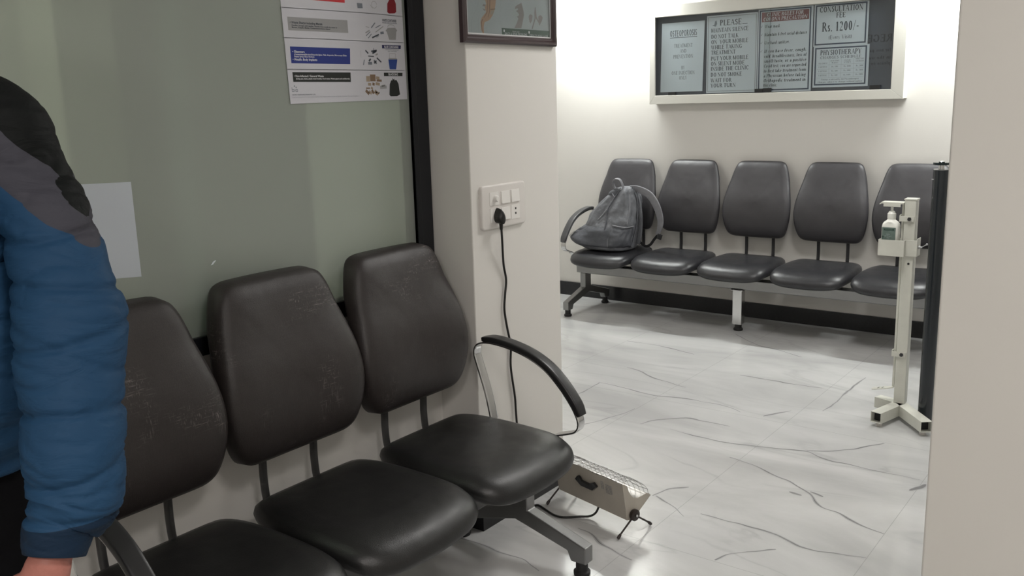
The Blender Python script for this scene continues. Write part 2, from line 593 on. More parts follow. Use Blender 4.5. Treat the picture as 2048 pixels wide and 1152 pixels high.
# ------------------------------------------------------------------ lettering: a small roman face with serifs, and the plain sans face
def _gl():
    G = {}
    T = 'l'
    def s(*xs, y0=1, y1=1):
        return []
    def stem(x, y0=0, y1=1, sb=True, st=True):
        r = [(T, x, y0, x, y1)]
        if sb:
            r.append(('s', x, y0, 0.15))
        if st:
            r.append(('s', x, y1, 0.15))
        return r
    G['A'] = (0.8, [(T, 0.08, 0, 0.4, 1, 0.05), (T, 0.4, 1, 0.72, 0, 0.15), (T, 0.2, 0.35, 0.6, 0.35), ('s', 0.08, 0, 0.12), ('s', 0.72, 0, 0.14)])
    G['B'] = (0.68, stem(0.15) + [('a', 0.3, 0.76, 0.24, 0.24, -90, 90), ('a', 0.32, 0.26, 0.28, 0.26, -90, 90), (T, 0.15, 1, 0.3, 1), (T, 0.15, 0.52, 0.3, 0.52), (T, 0.15, 0, 0.3, 0)])
    G['C'] = (0.74, [('a', 0.42, 0.5, 0.34, 0.5, 45, 315), (T, 0.68, 0.72, 0.68, 0.98, 0.05)])
    G['D'] = (0.78, stem(0.15) + [('a', 0.3, 0.5, 0.38, 0.5, -90, 90), (T, 0.15, 1, 0.3, 1), (T, 0.15, 0, 0.3, 0)])
    G['E'] = (0.66, stem(0.15) + [(T, 0.15, 1, 0.58, 1), (T, 0.15, 0, 0.6, 0), (T, 0.15, 0.52, 0.46, 0.52), (T, 0.58, 0.8, 0.58, 1, 0.05), (T, 0.6, 0, 0.6, 0.22, 0.05), (T, 0.46, 0.4, 0.46, 0.64, 0.04)])
    G['F'] = (0.62, stem(0.15) + [(T, 0.15, 1, 0.56, 1), (T, 0.15, 0.52, 0.46, 0.52), (T, 0.56, 0.78, 0.56, 1, 0.05), (T, 0.46, 0.4, 0.46, 0.64, 0.04)])
    G['G'] = (0.8, [('a', 0.42, 0.5, 0.34, 0.5, 45, 320), (T, 0.68, 0.74, 0.68, 0.98, 0.05), (T, 0.68, 0.08, 0.68, 0.42), ('s', 0.68, 0.42, 0.14)])
    G['H'] = (0.82, stem(0.15) + stem(0.67) + [(T, 0.15, 0.52, 0.67, 0.52)])
    G['I'] = (0.34, stem(0.17))
    G['J'] = (0.5, [(T, 0.34, 0.2, 0.34, 1), ('s', 0.34, 1, 0.15), ('a', 0.18, 0.2, 0.16, 0.22, 180, 360)])
    G['K'] = (0.78, stem(0.15) + [(T, 0.15, 0.42, 0.62, 1, 0.05), (T, 0.3, 0.56, 0.68, 0, 0.15), ('s', 0.62, 1, 0.12), ('s', 0.68, 0, 0.12)])
    G['L'] = (0.62, stem(0.15) + [(T, 0.15, 0, 0.58, 0), (T, 0.58, 0, 0.58, 0.24, 0.05)])
    G['M'] = (0.98, stem(0.12, st=False)[:1] + [('s', 0.12, 0, 0.12), ('s', 0.12, 1, 0.1), (T, 0.14, 1, 0.48, 0.05, 0.14), (T, 0.48, 0.05, 0.84, 1, 0.05)] + stem(0.84))
    G['N'] = (0.82, [(T, 0.12, 0, 0.12, 1, 0.05), ('s', 0.12, 0, 0.12), ('s', 0.12, 1, 0.1), (T, 0.12, 1, 0.7, 0, 0.15), (T, 0.7, 0, 0.7, 1, 0.05), ('s', 0.7, 1, 0.12)])
    G['O'] = (0.82, [('a', 0.41, 0.5, 0.33, 0.5, 0, 360)])
    G['P'] = (0.66, stem(0.15) + [('a', 0.3, 0.74, 0.27, 0.26, -90, 90), (T, 0.15, 1, 0.3, 1), (T, 0.15, 0.48, 0.3, 0.48)])
    G['Q'] = (0.82, [('a', 0.41, 0.5, 0.33, 0.5, 0, 360), (T, 0.42, 0.1, 0.75, -0.2, 0.1)])
    G['R'] = (0.76, stem(0.15) + [('a', 0.3, 0.75, 0.25, 0.25, -90, 90), (T, 0.15, 1, 0.3, 1), (T, 0.15, 0.5, 0.3, 0.5), (T, 0.36, 0.5, 0.68, 0, 0.15), ('s', 0.68, 0, 0.12)])
    G['S'] = (0.6, [('a', 0.3, 0.75, 0.2, 0.25, 30, 230), ('a', 0.3, 0.27, 0.22, 0.27, 50, -150), (T, 0.5, 0.75, 0.5, 0.98, 0.04), (T, 0.1, 0.02, 0.1, 0.27, 0.04), (T, 0.17, 0.57, 0.45, 0.46, 0.14)])
    G['T'] = (0.7, [(T, 0.35, 0, 0.35, 1), ('s', 0.35, 0, 0.16), (T, 0.04, 1, 0.66, 1), (T, 0.05, 0.78, 0.05, 1, 0.05), (T, 0.65, 0.78, 0.65, 1, 0.05)])
    G['U'] = (0.82, [(T, 0.15, 0.3, 0.15, 1), ('s', 0.15, 1, 0.15), (T, 0.69, 0.3, 0.69, 1, 0.06), ('s', 0.69, 1, 0.12), ('a', 0.42, 0.32, 0.27, 0.32, 180, 360)])
    G['V'] = (0.8, [(T, 0.1, 1, 0.42, 0, 0.15), (T, 0.42, 0, 0.72, 1, 0.05), ('s', 0.1, 1, 0.13), ('s', 0.72, 1, 0.11)])
    G['W'] = (1.08, [(T, 0.08, 1, 0.33, 0, 0.14), (T, 0.33, 0, 0.54, 1, 0.05), (T, 0.54, 1, 0.78, 0, 0.14), (T, 0.78, 0, 1.0, 1, 0.05), ('s', 0.08, 1, 0.12), ('s', 0.54, 1, 0.1), ('s', 1.0, 1, 0.1)])
    G['X'] = (0.76, [(T, 0.1, 1, 0.66, 0, 0.15), (T, 0.1, 0, 0.64, 1, 0.05)])
    G['Y'] = (0.76, [(T, 0.08, 1, 0.38, 0.48, 0.15), (T, 0.38, 0.48, 0.68, 1, 0.05), (T, 0.38, 0, 0.38, 0.5), ('s', 0.38, 0, 0.14), ('s', 0.08, 1, 0.12), ('s', 0.68, 1, 0.1)])
    G['Z'] = (0.66, [(T, 0.08, 1, 0.56, 1), (T, 0.56, 1, 0.08, 0, 0.15), (T, 0.08, 0, 0.58, 0)])
    G['0'] = (0.6, [('a', 0.3, 0.5, 0.22, 0.5, 0, 360)])
    G['1'] = (0.5, [(T, 0.27, 0, 0.27, 1), ('s', 0.27, 0, 0.16), (T, 0.1, 0.84, 0.27, 1, 0.05)])
    G['2'] = (0.6, [('a', 0.29, 0.74, 0.2, 0.26, 160, -35), (T, 0.46, 0.62, 0.08, 0.03, 0.06), (T, 0.08, 0.04, 0.52, 0.04, 0.12)])
    G['3'] = (0.6, [('a', 0.27, 0.76, 0.19, 0.24, 150, -80), ('a', 0.27, 0.28, 0.22, 0.28, 80, -150)])
    G['4'] = (0.6, [(T, 0.4, 0, 0.4, 1), (T, 0.4, 1, 0.06, 0.3, 0.05), (T, 0.06, 0.3, 0.54, 0.3, 0.1)])
    G['5'] = (0.6, [(T, 0.15, 1, 0.5, 1, 0.1), (T, 0.15, 1, 0.12, 0.55, 0.05), ('a', 0.26, 0.32, 0.24, 0.32, 110, -140)])
    G['6'] = (0.6, [('a', 0.3, 0.3, 0.2, 0.3, 0, 360), ('a', 0.42, 0.4, 0.32, 0.6, 95, 180)])
    G['7'] = (0.6, [(T, 0.08, 0.96, 0.52, 0.96, 0.1), (T, 0.52, 0.96, 0.22, 0, 0.08)])
    G['8'] = (0.6, [('a', 0.3, 0.76, 0.17, 0.24, 0, 360), ('a', 0.3, 0.27, 0.21, 0.27, 0, 360)])
    G['9'] = (0.6, [('a', 0.3, 0.7, 0.2, 0.3, 0, 360), ('a', 0.18, 0.6, 0.32, 0.6, -85, 0)])
    x = 0.66
    def st(xx, y1=x, ser=True):
        return [(T, xx, 0, xx, y1)] + ([('s', xx, 0, 0.11)] if ser else []) + [('s', xx - 0.04, y1, 0.08)]
    G['a'] = (0.5, [('a', 0.22, 0.2, 0.15, 0.2, 0, 360), (T, 0.38, 0, 0.38, 0.45), ('a', 0.23, 0.45, 0.15, 0.21, 0, 150), ('s', 0.42, 0, 0.07)])
    G['b'] = (0.56, [(T, 0.13, 0, 0.13, 1), ('s', 0.1, 1, 0.08), ('a', 0.29, x / 2, 0.18, x / 2, 0, 360)])
    G['c'] = (0.48, [('a', 0.27, x / 2, 0.19, x / 2, 50, 310)])
    G['d'] = (0.56, [(T, 0.42, 0, 0.42, 1), ('s', 0.38, 1, 0.08), ('s', 0.46, 0, 0.07), ('a', 0.26, x / 2, 0.18, x / 2, 0, 360)])
    G['e'] = (0.48, [('a', 0.25, x / 2, 0.18, x / 2, 0, 310), (T, 0.08, x / 2 + 0.02, 0.43, x / 2 + 0.02)])
    G['f'] = (0.36, [(T, 0.15, 0, 0.15, 0.8), ('s', 0.15, 0, 0.12), ('a', 0.27, 0.8, 0.12, 0.2, 60, 180), (T, 0.03, x, 0.32, x)])
    G['g'] = (0.52, [('a', 0.24, 0.4, 0.15, 0.25, 0, 360), ('a', 0.25, -0.1, 0.19, 0.15, 0, 360), (T, 0.34, 0.6, 0.48, 0.66)])
    G['h'] = (0.58, st(0.13, 1) + [('a', 0.28, 0.42, 0.16, 0.24, 0, 150), (T, 0.44, 0, 0.44, 0.42), ('s', 0.44, 0, 0.1)])
    G['i'] = (0.28, st(0.14) + [('d', 0.13, 0.88)])
    G['j'] = (0.28, [(T, 0.16, -0.1, 0.16, x), ('d', 0.15, 0.88)])
    G['k'] = (0.56, st(0.13, 1) + [(T, 0.14, 0.28, 0.44, x, 0.05), (T, 0.24, 0.38, 0.48, 0, 0.13)])
    G['l'] = (0.28, st(0.14, 1))
    G['m'] = (0.84, st(0.12) + [('a', 0.26, 0.42, 0.15, 0.24, 0, 150), (T, 0.41, 0, 0.41, 0.42), ('s', 0.41, 0, 0.09), ('a', 0.56, 0.42, 0.15, 0.24, 0, 150), (T, 0.71, 0, 0.71, 0.42), ('s', 0.71, 0, 0.09)])
    G['n'] = (0.58, st(0.13) + [('a', 0.28, 0.42, 0.16, 0.24, 0, 150), (T, 0.44, 0, 0.44, 0.42), ('s', 0.44, 0, 0.1)])
    G['o'] = (0.52, [('a', 0.26, x / 2, 0.19, x / 2, 0, 360)])
    G['p'] = (0.56, [(T, 0.13, -0.3, 0.13, x), ('s', 0.13, -0.3, 0.1), ('a', 0.29, x / 2, 0.18, x / 2, 0, 360)])
    G['q'] = (0.56, [(T, 0.42, -0.3, 0.42, x), ('s', 0.42, -0.3, 0.1), ('a', 0.26, x / 2, 0.18, x / 2, 0, 360)])
    G['r'] = (0.42, st(0.13) + [('a', 0.28, 0.48, 0.13, 0.18, 40, 160)])
    G['s'] = (0.42, [('a', 0.2, 0.49, 0.13, 0.17, 30, 230), ('a', 0.2, 0.17, 0.15, 0.17, 60, -150), (T, 0.12, 0.38, 0.3, 0.29, 0.11)])
    G['t'] = (0.34, [(T, 0.15, 0.08, 0.15, 0.85), ('a', 0.25, 0.12, 0.1, 0.12, 180, 320), (T, 0.03, x, 0.3, x)])
    G['u'] = (0.58, [(T, 0.13, 0.2, 0.13, x), ('a', 0.27, 0.2, 0.14, 0.2, 180, 330), (T, 0.43, 0, 0.43, x), ('s', 0.46, 0, 0.07)])
    G['v'] = (0.5, [(T, 0.06, x, 0.26, 0, 0.12), (T, 0.26, 0, 0.45, x, 0.05)])
    G['w'] = (0.74, [(T, 0.06, x, 0.22, 0, 0.12), (T, 0.22, 0, 0.37, x, 0.05), (T, 0.37, x, 0.53, 0, 0.12), (T, 0.53, 0, 0.69, x, 0.05)])
    G['x'] = (0.5, [(T, 0.06, x, 0.44, 0, 0.12), (T, 0.06, 0, 0.42, x, 0.05)])
    G['y'] = (0.5, [(T, 0.06, x, 0.26, 0.02, 0.12), (T, 0.45, x, 0.16, -0.28, 0.05)])
    G['z'] = (0.46, [(T, 0.06, x, 0.38, x), (T, 0.38, x, 0.06, 0, 0.12), (T, 0.06, 0, 0.4, 0)])
    G['.'] = (0.26, [('d', 0.12, 0.04)])
    G[','] = (0.26, [('d', 0.12, 0.04), (T, 0.14, 0.02, 0.06, -0.16, 0.06)])
    G['/'] = (0.42, [(T, 0.04, -0.05, 0.38, 1.05, 0.06)])
    G['-'] = (0.4, [(T, 0.06, 0.38, 0.34, 0.38, 0.1)])
    G['('] = (0.34, [('a', 0.36, 0.4, 0.24, 0.62, 125, 235)])
    G[')'] = (0.34, [('a', -0.02, 0.4, 0.24, 0.62, -55, 55)])
    G['\u2713'] = (0.6, [(T, 0.08, 0.45, 0.22, 0.15, 0.12), (T, 0.22, 0.15, 0.55, 0.8, 0.07)])
    return G


GLYPH = _gl()
THICK, THIN = 0.19, 0.075


def roman_quads(s):
    """list of 2-D quads and the total advance of a line set in the roman face, cap height 1"""
    Q = []
    cx = 0.0
    for ch in s:
        if ch == ' ':
            cx += 0.36
            continue
        w, strokes = GLYPH[ch]
        for sk in strokes:
            if sk[0] == 'l':
                x0, y0, x1, y1 = sk[1:5]
                L = math.hypot(x1 - x0, y1 - y0) or 1e-6
                wd = sk[5] if len(sk) > 5 else THIN + (THICK - THIN) * abs(y1 - y0) / L
                nx, ny = -(y1 - y0) / L * wd / 2, (x1 - x0) / L * wd / 2
                Q.append([(cx + x0 + nx, y0 + ny), (cx + x0 - nx, y0 - ny), (cx + x1 - nx, y1 - ny), (cx + x1 + nx, y1 + ny)])
            elif sk[0] == 's':
                x, y, h = sk[1:4]
                dy = 0.025 if y < 0.3 else -0.025
                Q.append([(cx + x - h, y - 0.028 + dy), (cx + x + h, y - 0.028 + dy), (cx + x + h, y + 0.028 + dy), (cx + x - h, y + 0.028 + dy)])
            elif sk[0] == 'd':
                x, y = sk[1:3]
                Q.append([(cx + x - 0.07, y - 0.07), (cx + x + 0.07, y - 0.07), (cx + x + 0.07, y + 0.07), (cx + x - 0.07, y + 0.07)])
            else:
                ax, ay, rx, ry, a0, a1 = sk[1:7]
                n = max(4, int(abs(a1 - a0) / 24))
                pr = None
                for i in range(n + 1):
                    a = radians(a0 + (a1 - a0) * i / n)
                    tx, ty = -rx * sin(a), ry * cos(a)
                    L = math.hypot(tx, ty) or 1
                    wd = THIN + (THICK - THIN) * (abs(ty) / L)
                    px, py = ax + rx * cos(a), ay + ry * sin(a)
                    # keep inside the outline
                    ox, oy = cos(a) * wd / 2, sin(a) * wd / 2
                    cur = ((cx + px + ox * 0.4, py + oy * 0.4), (cx + px - ox * 1.6, py - oy * 1.6))
                    if pr:
                        Q.append([pr[0], pr[1], cur[1], cur[0]])
                    pr = cur
        cx += w + 0.07
    return Q, cx


def roman(mb, s, O, U, V, h, x, y, width=None, align='l', slant=0.0):
    """O + U*x + V*y is the start of the line; U/V unit vectors of the sheet"""
    Q, adv = roman_quads(s)
    sx = h if width is None else width / adv
    W = adv * sx
    x0 = x - (W / 2 if align == 'c' else W if align == 'r' else 0)
    for q in Q:
        pts = [O + U * (x0 + (a + slant * b) * sx) + V * (y + b * h) for a, b in q]
        mb.add(pts, [(0, 1, 2, 3)])


def sans(mb, s, O, U, V, h, x, y, width=None, align='l', bold=0.02):
    cu = bpy.data.curves.new('tmp_text', 'FONT')
    cu.body = s
    cu.size = 1.0
    cu.offset = bold
    cu.resolution_u = 2
    o = bpy.data.objects.new('tmp_text', cu)
    COL.objects.link(o)
    dg = bpy.context.evaluated_depsgraph_get()
    dg.update()
    me = bpy.data.meshes.new_from_object(o.evaluated_get(dg))
    xs = [v.co.x for v in me.vertices] or [0, 1]
    x_min, x_max = min(xs), max(xs)
    k = h / 0.70
    sx = k if width is None else width / (x_max - x_min)
    W = (x_max - x_min) * sx
    x0 = x - (W / 2 if align == 'c' else W if align == 'r' else 0)
    mb.add([O + U * (x0 + (v.co.x - x_min) * sx) + V * (y + v.co.y * k) for v in me.vertices], [tuple(p.vertices) for p in me.polygons])
    bpy.data.objects.remove(o)
    bpy.data.curves.remove(cu)
    bpy.data.meshes.remove(me)


# ================================================================== THE SETTING
D = 6.18
XL = -2.24      # face of the left wall and its glazing frame
XP = -2.06      # face of the pillar
VEINS = [[(-2.966,5.138),(-2.798,5.148),(-2.618,5.125),(-2.449,5.073)],[(-2.664,4.614),(-2.56,4.585),(-2.436,4.513),(-2.339,4.487),(-2.193,4.45)],[(-2.653,4.275),(-2.477,4.262),(-2.269,4.233),(-2.121,4.275),(-2.001,4.275),(-1.885,4.275),(-1.779,4.225)],[(-2.373,3.602),(-2.314,3.749),(-2.263,3.918),(-2.259,3.991)],[(-2.124,3.804),(-2.086,3.894),(-1.969,3.999),(-1.874,4.007),(-1.738,4.007)],[(-1.963,3.821),(-1.831,3.803),(-1.697,3.798),(-1.556,3.823),(-1.424,3.86),(-1.317,3.892),(-1.233,3.85),(-1.131,3.847),(-0.988,3.84),(-0.824,3.842)],[(-1.578,3.644),(-1.443,3.609),(-1.328,3.552),(-1.251,3.524),(-1.151,3.454),(-1.069,3.366),(-0.994,3.348),(-0.912,3.299),(-0.81,3.267)],[(-1.437,3.049),(-1.338,3.054),(-1.256,3.057),(-1.153,3.05),(-1.077,3.029),(-1.013,3.008),(-0.935,3.02),(-0.813,3.057)],[(-1.239,2.749),(-1.212,2.816),(-1.147,2.889),(-1.09,2.938)],[(-2.034,4.82),(-1.85,4.819),(-1.699,4.812),(-1.56,4.823)],[(-1.439,4.463),(-1.423,4.615),(-1.431,4.809),(-1.428,5.025),(-1.421,5.142)],[(-1.659,4.232),(-1.619,4.303),(-1.569,4.381)],[(-1.32,3.901),(-1.224,3.963),(-1.138,4.056),(-1.06,4.181)],[(-1.67,3.097),(-1.647,3.187),(-1.588,3.256)],[(-1.661,3.103),(-1.584,3.067),(-1.482,2.997)],[(-1.767,2.69),(-1.713,2.676),(-1.644,2.637),(-1.575,2.613),(-1.476,2.589)],[(-2.437,5.672),(-2.219,5.496),(-2.063,5.446),(-1.867,5.36)],[(-2.634,4.004),(-2.635,4.109),(-2.648,4.266)],[(-0.831,3.709),(-0.805,3.762),(-0.795,3.808)],[(-1.228,3.433),(-1.174,3.43)],[(-1.159,3.478),(-1.1,3.458)],[(-2.112,2.373),(-2.054,2.379),(-1.97,2.38),(-1.9,2.374),(-1.83,2.379),(-1.778,2.373),(-1.705,2.342)]]
WIDE = {18: 0.028, 19: 0.022, 20: 0.022}

fl = MB().mat('marble')
fl.box(-5.1, 2.3, -2.7, D + 0.1, -0.08, 0.0)


def ribbon(pts, w, z, key):
    pts = catmull([(p[0], p[1], z) for p in pts], 6)
    n = len(pts)
    L, R = [], []
    for i, p in enumerate(pts):
        d = (pts[min(i + 1, n - 1)] - pts[max(i - 1, 0)]).normalized()
        s = Vector((-d.y, d.x, 0))
        t = i / (n - 1)
        k = w * (0.18 + 0.82 * sin(pi * min(max(t, 0.02), 0.98)) ** 0.6) * (0.65 + 0.7 * noise.noise(p * 9.0 + Vector((3, 1, 0))) ** 1 if True else 1)
        k = max(k, w * 0.12)
        wob = s * (noise.noise(p * 14.0) * 0.008)
        L.append(p + s * k / 2 + wob)
        R.append(p - s * k / 2 + wob)
    fl.mat(key)
    fl.add(L + R, [(i, i + 1, n + i + 1, n + i) for i in range(n - 1)])


for _i, V in enumerate(VEINS):
    w = WIDE.get(_i, 0.0080)
    ribbon(V, w * (2.6 if _i not in WIDE else 1.2), 0.0003, 'vein_soft')
    ribbon(V, w * 0.8, 0.0006, 'vein')
struct(fl.build('floor', smooth=0))

struct(MB().mat('wall').box(-5.1, 2.3, D, D + 0.1, 0, CEIL).build('wall_far', smooth=0))
struct(MB().mat('wall').box(-5.1, -5.0, -2.6, D, 0, CEIL).build('wall_left', smooth=0))
struct(MB().mat('wall').box(2.2, 2.3, -2.6, D, 0, CEIL).build('wall_right', smooth=0))
struct(MB().mat('wall').box(-5.1, 2.3, -2.7, -2.6, 0, CEIL).build('wall_back', smooth=0))
struct(MB().mat('ceiling').box(-5.1, 2.3, -2.7, D + 0.1, CEIL, CEIL + 0.1).build('ceiling', smooth=0))
bevel(struct(MB().mat('wall').box(-5.0, XP, 2.48, 3.03, 0, CEIL).build('wall_pillar', smooth=0)), 0.004)
struct(MB().mat('wall').box(XL - 0.10, XL, -2.6, 2.48, 0, 0.905).build('wall_below_window', smooth=0))
bevel(struct(MB().mat('wall').box(-0.456, 2.2, 2.20, 2.36, 0, CEIL).build('wall_partition', smooth=0)), 0.006, 3)
struct(MB().mat('granite').box(-5.0, 2.2, D - 0.014, D, 0, 0.11).build('baseboard_far', smooth=0))
bb = MB().mat('granite')
bb.box(XP, XP + 0.012, 2.468, 3.03, 0, 0.11)
bb.box(XL, XP, 2.468, 2.48, 0, 0.11)
struct(bb.build('baseboard_pillar', smooth=0))
struct(MB().mat('granite').box(XL, XL + 0.012, -2.6, 2.468, 0, 0.11).build('baseboard_left', smooth=0))

# frosted glazing in a black aluminium frame
w = MB().mat('frosted').box(XL - 0.020, XL - 0.012, -2.5, 2.40, 0.95, CEIL - 0.05).build('window_1', smooth=0)
struct(w)
fr = MB().mat('aluminium_black')
fr.box(XL - 0.06, XL + 0.002, 2.392, 2.474, 0.905, CEIL)
fr.box(XL - 0.062, XL + 0.006, 2.392, 2.414, 0.905, CEIL)
fr.box(XL - 0.06, XL + 0.002, -2.6, 2.392, 0.905, 0.960)
fr.box(XL - 0.06, XL + 0.002, -2.6, 2.392, CEIL - 0.06, CEIL)
fr.box(XL - 0.06, XL + 0.002, -2.6, -2.52, 0.96, CEIL - 0.06)
bevel(fr.build('window_frame', w, smooth=0), 0.002)
# cabin wall behind the frosted glass; strips and dark block added for its shading
cb = MB().mat('screen').box(-3.30, -3.22, -2.6, 2.48, 0, CEIL)
for y0, y1, dx in ((0.15, 0.62, 0.25), (1.55, 1.75, 0.22)):
    cb.box(-3.22, -3.22 + dx, y0, y1, 0, CEIL)
struct(cb.build('wall_cabin', smooth=0))
dr = MB().mat('darkscreen').box(-3.22, -2.90, 1.95, 2.46, 0.0, 2.05).build('shade_block_1', smooth=0)
struct(dr)

# ================================================================== BENCHES
PITCH = 0.512
PAD_OUT = chaikin([(-0.19, 0.612), (-0.12, 0.606), (0.12, 0.606), (0.19, 0.612), (0.222, 0.655), (0.246, 0.76), (0.243, 0.86),
                   (0.212, 1.0), (0.186, 1.095), (0.158, 1.128), (0.09, 1.131), (-0.09, 1.131), (-0.158, 1.128), (-0.186, 1.095), (-0.212, 1.0),
                   (-0.243, 0.86), (-0.246, 0.76), (-0.222, 0.655)], 2)
SEAT_OUT = chaikin([(-0.17, 0.0), (0.17, 0.0), (0.215, 0.03), (0.24, 0.12), (0.25, 0.30), (0.247, 0.43), (0.225, 0.515), (0.16, 0.55), (0.05, 0.56),
                    (-0.05, 0.56), (-0.16, 0.55), (-0.225, 0.515), (-0.247, 0.43), (-0.25, 0.30), (-0.24, 0.12), (-0.215, 0.03)], 2)


def pad_curve(z):
    t = (z - 0.61) / 0.52
    return 0.035 + 0.035 * sin(pi * min(1, max(0, t * 1.15 + 0.12))) - 0.065 * t * t


def make_backrest(mb, kx=1.0, dz=0.0, thick=0.0, dx=0.0):
    c = Vector((0, 0.86))
    prof = [(0.001, 0.030), (0.35, 0.028), (0.62, 0.026), (0.82, 0.021), (0.93, 0.012), (0.985, 0.0), (1.0, -0.012), (0.985, -0.024), (0.95, -0.031), (0.6, -0.033), (0.001, -0.033)]
    R = []
    for s, d in prof:
        ring = []
        for p in PAD_OUT:
            q = c + (p - c) * s
            q.x *= kx
            edge = (q.x / 0.245) ** 2
            dish = 0.010 * (1 - min(1, (q.x / 0.13) ** 2)) * math.exp(-((q.y - 0.80) / 0.13) ** 2) if d > 0 else 0
            ring.append((q.x + dx, pad_curve(q.y) + d + 0.012 * edge - dish - (thick if d < 0 else 0), q.y + dz))
        R.append(ring)
    mb.rings(R)


def make_seat(mb, kx=1.0, dx=0.0):
    c = Vector((0, 0.29))
    prof = [(0.001, 0.0), (0.4, 0.002), (0.65, 0.004), (0.83, 0.001), (0.93, -0.009), (0.985, -0.024), (1.0, -0.040), (0.985, -0.056), (0.94, -0.070), (0.86, -0.077), (0.001, -0.080)]
    R = []
    for s, d in prof:
        ring = []
        for p in SEAT_OUT:
            q = c + (p - c) * s
            t = q.y / 0.56
            zz = 0.478 + 0.006 * cos(t * 2.4) - 0.032 * max(0, (t - 0.72) / 0.28) ** 2 + 0.007 * (q.x / 0.25) ** 2 * (1 - t)
            ring.append((q.x * kx + dx, q.y, zz + d))
        R.append(ring)
    mb.rings(R)


ARM = [(0.175, 0.375), (0.160, 0.45), (0.135, 0.56), (0.100, 0.665), (0.088, 0.705), (0.097, 0.735), (0.125, 0.750), (0.175, 0.754), (0.25, 0.746), (0.33, 0.725), (0.40, 0.690),
       (0.455, 0.642), (0.50, 0.588), (0.525, 0.545), (0.530, 0.515), (0.515, 0.492), (0.48, 0.478), (0.42, 0.455), (0.36, 0.40), (0.33, 0.375)]


def bench(name, label, n, loc, rz, mats, legs, pad=(), seatk=()):
    root = thing(name, label, 'bench', loc, rz, None)
    xs = [k * PITCH for k in range(n)]
    # beam
    b = MB().mat(mats['beam']).box(-0.27, xs[-1] + 0.27, 0.270, 0.350, 0.292, 0.362)
    bevel(b.build('beam', root, smooth=0), 0.006)
    protoS = protoB = None
    seat_mb = MB().mat(mats['seat'])
    make_seat(seat_mb, *seatk)
    back_mb = MB().mat(mats['back'])
    make_backrest(back_mb, *pad)
    plate_mb = MB().mat('dark_steel').box(-0.10, 0.10, 0.18, 0.42, 0.362, 0.405).box(-0.17, 0.17, 0.08, 0.48, 0.395, 0.402)
    st = []
    for sg in (-1, 1):
        s = MB().mat(mats['stem'])
        s.sweep(catmull([(sg * 0.098, 0.30, 0.385), (sg * 0.098, 0.10, 0.388), (sg * 0.098, 0.02, 0.40), (sg * 0.098, -0.022, 0.435), (sg * 0.098, -0.032, 0.50), (sg * 0.098, -0.030, 0.58), (sg * 0.098, -0.026, 0.72), (sg * 0.098, -0.036, 0.86)], 5), 0.0105, 0.0145, 14)
        st.append(s)
    first = {}
    for k, x in enumerate(xs):
        if k == 0:
            first['seat'] = [seat_mb.build('seat', root, smooth=60)]
            first['backrest'] = [back_mb.build('backrest', root, smooth=60)]
            first['seat_bracket'] = [plate_mb.build('seat_bracket', root, smooth=0)]
            first['back_stem'] = [s.build('back_stem', root, smooth=60) for s in st]
        else:
            for key in first:
                for o in first[key]:
                    c = o.copy()
                    COL.objects.link(c)
                    c.parent = root
                    c.location.x = x
    # arms
    for sg, x0 in ((-1, -0.266), (1, xs[-1] + 0.266)):
        a = MB().mat(mats['arm'])
        a.sweep([(x0, p.x, p.y) for p in catmull([Vector((q[0], q[1], 0)) for q in ARM], 5)], 0.020, 0.004, 12, up=(0, 0, 1), square=True)
        # foot of the hoop, bolted to the beam
        a.box(x0 - 0.015, x0 + 0.015, 0.165, 0.345, 0.350, 0.380)
        ao = a.build('armrest', root, smooth=50)
        pd = MB().mat(mats['pad'])
        pts = [Vector((q[0], q[1], 0)) for q in ARM[6:14]]
        path = catmull(pts, 5)
        N = len(path)
        ra = [0.024 * min(1, 0.72 + 3.0 * min(i, N - 1 - i) / N) for i in range(N)]
        rb = [0.011 * min(1, 0.70 + 3.0 * min(i, N - 1 - i) / N) for i in range(N)]
        out = []
        for i, p in enumerate(path):
            d = (path[min(i + 1, N - 1)] - path[max(i - 1, 0)]).normalized()
            nrm = Vector((-d.y, d.x))
            out.append((x0, p.x + nrm.x * 0.013, p.y + nrm.y * 0.013))
        pd.sweep(out, ra, rb, 16, square=True)
        tag(pd.build('armrest_pad', ao, smooth=50), 'black pad on the armrest')
    for x, kind in legs:
        if kind == 'cross':
            l = MB().mat(mats['leg'])
            w2 = 0.0235
            outline = [(0.270, 0.292), (0.350, 0.292), (0.350, 0.186), (0.590, 0.110), (0.590, 0.050), (0.530, 0.050), (0.515, 0.085), (0.350, 0.128), (0.295, 0.142),
                       (0.240, 0.128), (0.075, 0.085), (0.060, 0.050), (0.0, 0.050), (0.0, 0.110), (0.270, 0.190)]
            l.prism([(x - w2, y, z) for y, z in outline], (2 * w2, 0, 0))
            lo = bevel(l.build('leg', root, smooth=0), 0.004)
            for y in (0.030, 0.560):
                f = MB().mat('rubber').lathe([(0.001, 0.0), (0.027, 0.0), (0.029, 0.004), (0.029, 0.014), (0.021, 0.020), (0.021, 0.052), (0.001, 0.052)], (x, y, 0), 20)
                f.build('foot', lo, smooth=40)
        else:
            l = MB().mat(mats['post']).box(x - 0.033, x + 0.033, 0.285, 0.345, 0.045, 0.292)
            l.box(x - 0.045, x + 0.045, 0.262, 0.365, 0.284, 0.2925)
            lo = bevel(l.build('leg', root, smooth=0), 0.004)
            f = MB().mat('rubber').lathe([(0.001, 0.0), (0.030, 0.0), (0.032, 0.004), (0.032, 0.014), (0.024, 0.020), (0.024, 0.047), (0.001, 0.047)], (x, 0.315, 0), 20)
            f.build('foot', lo, smooth=40)
    return root


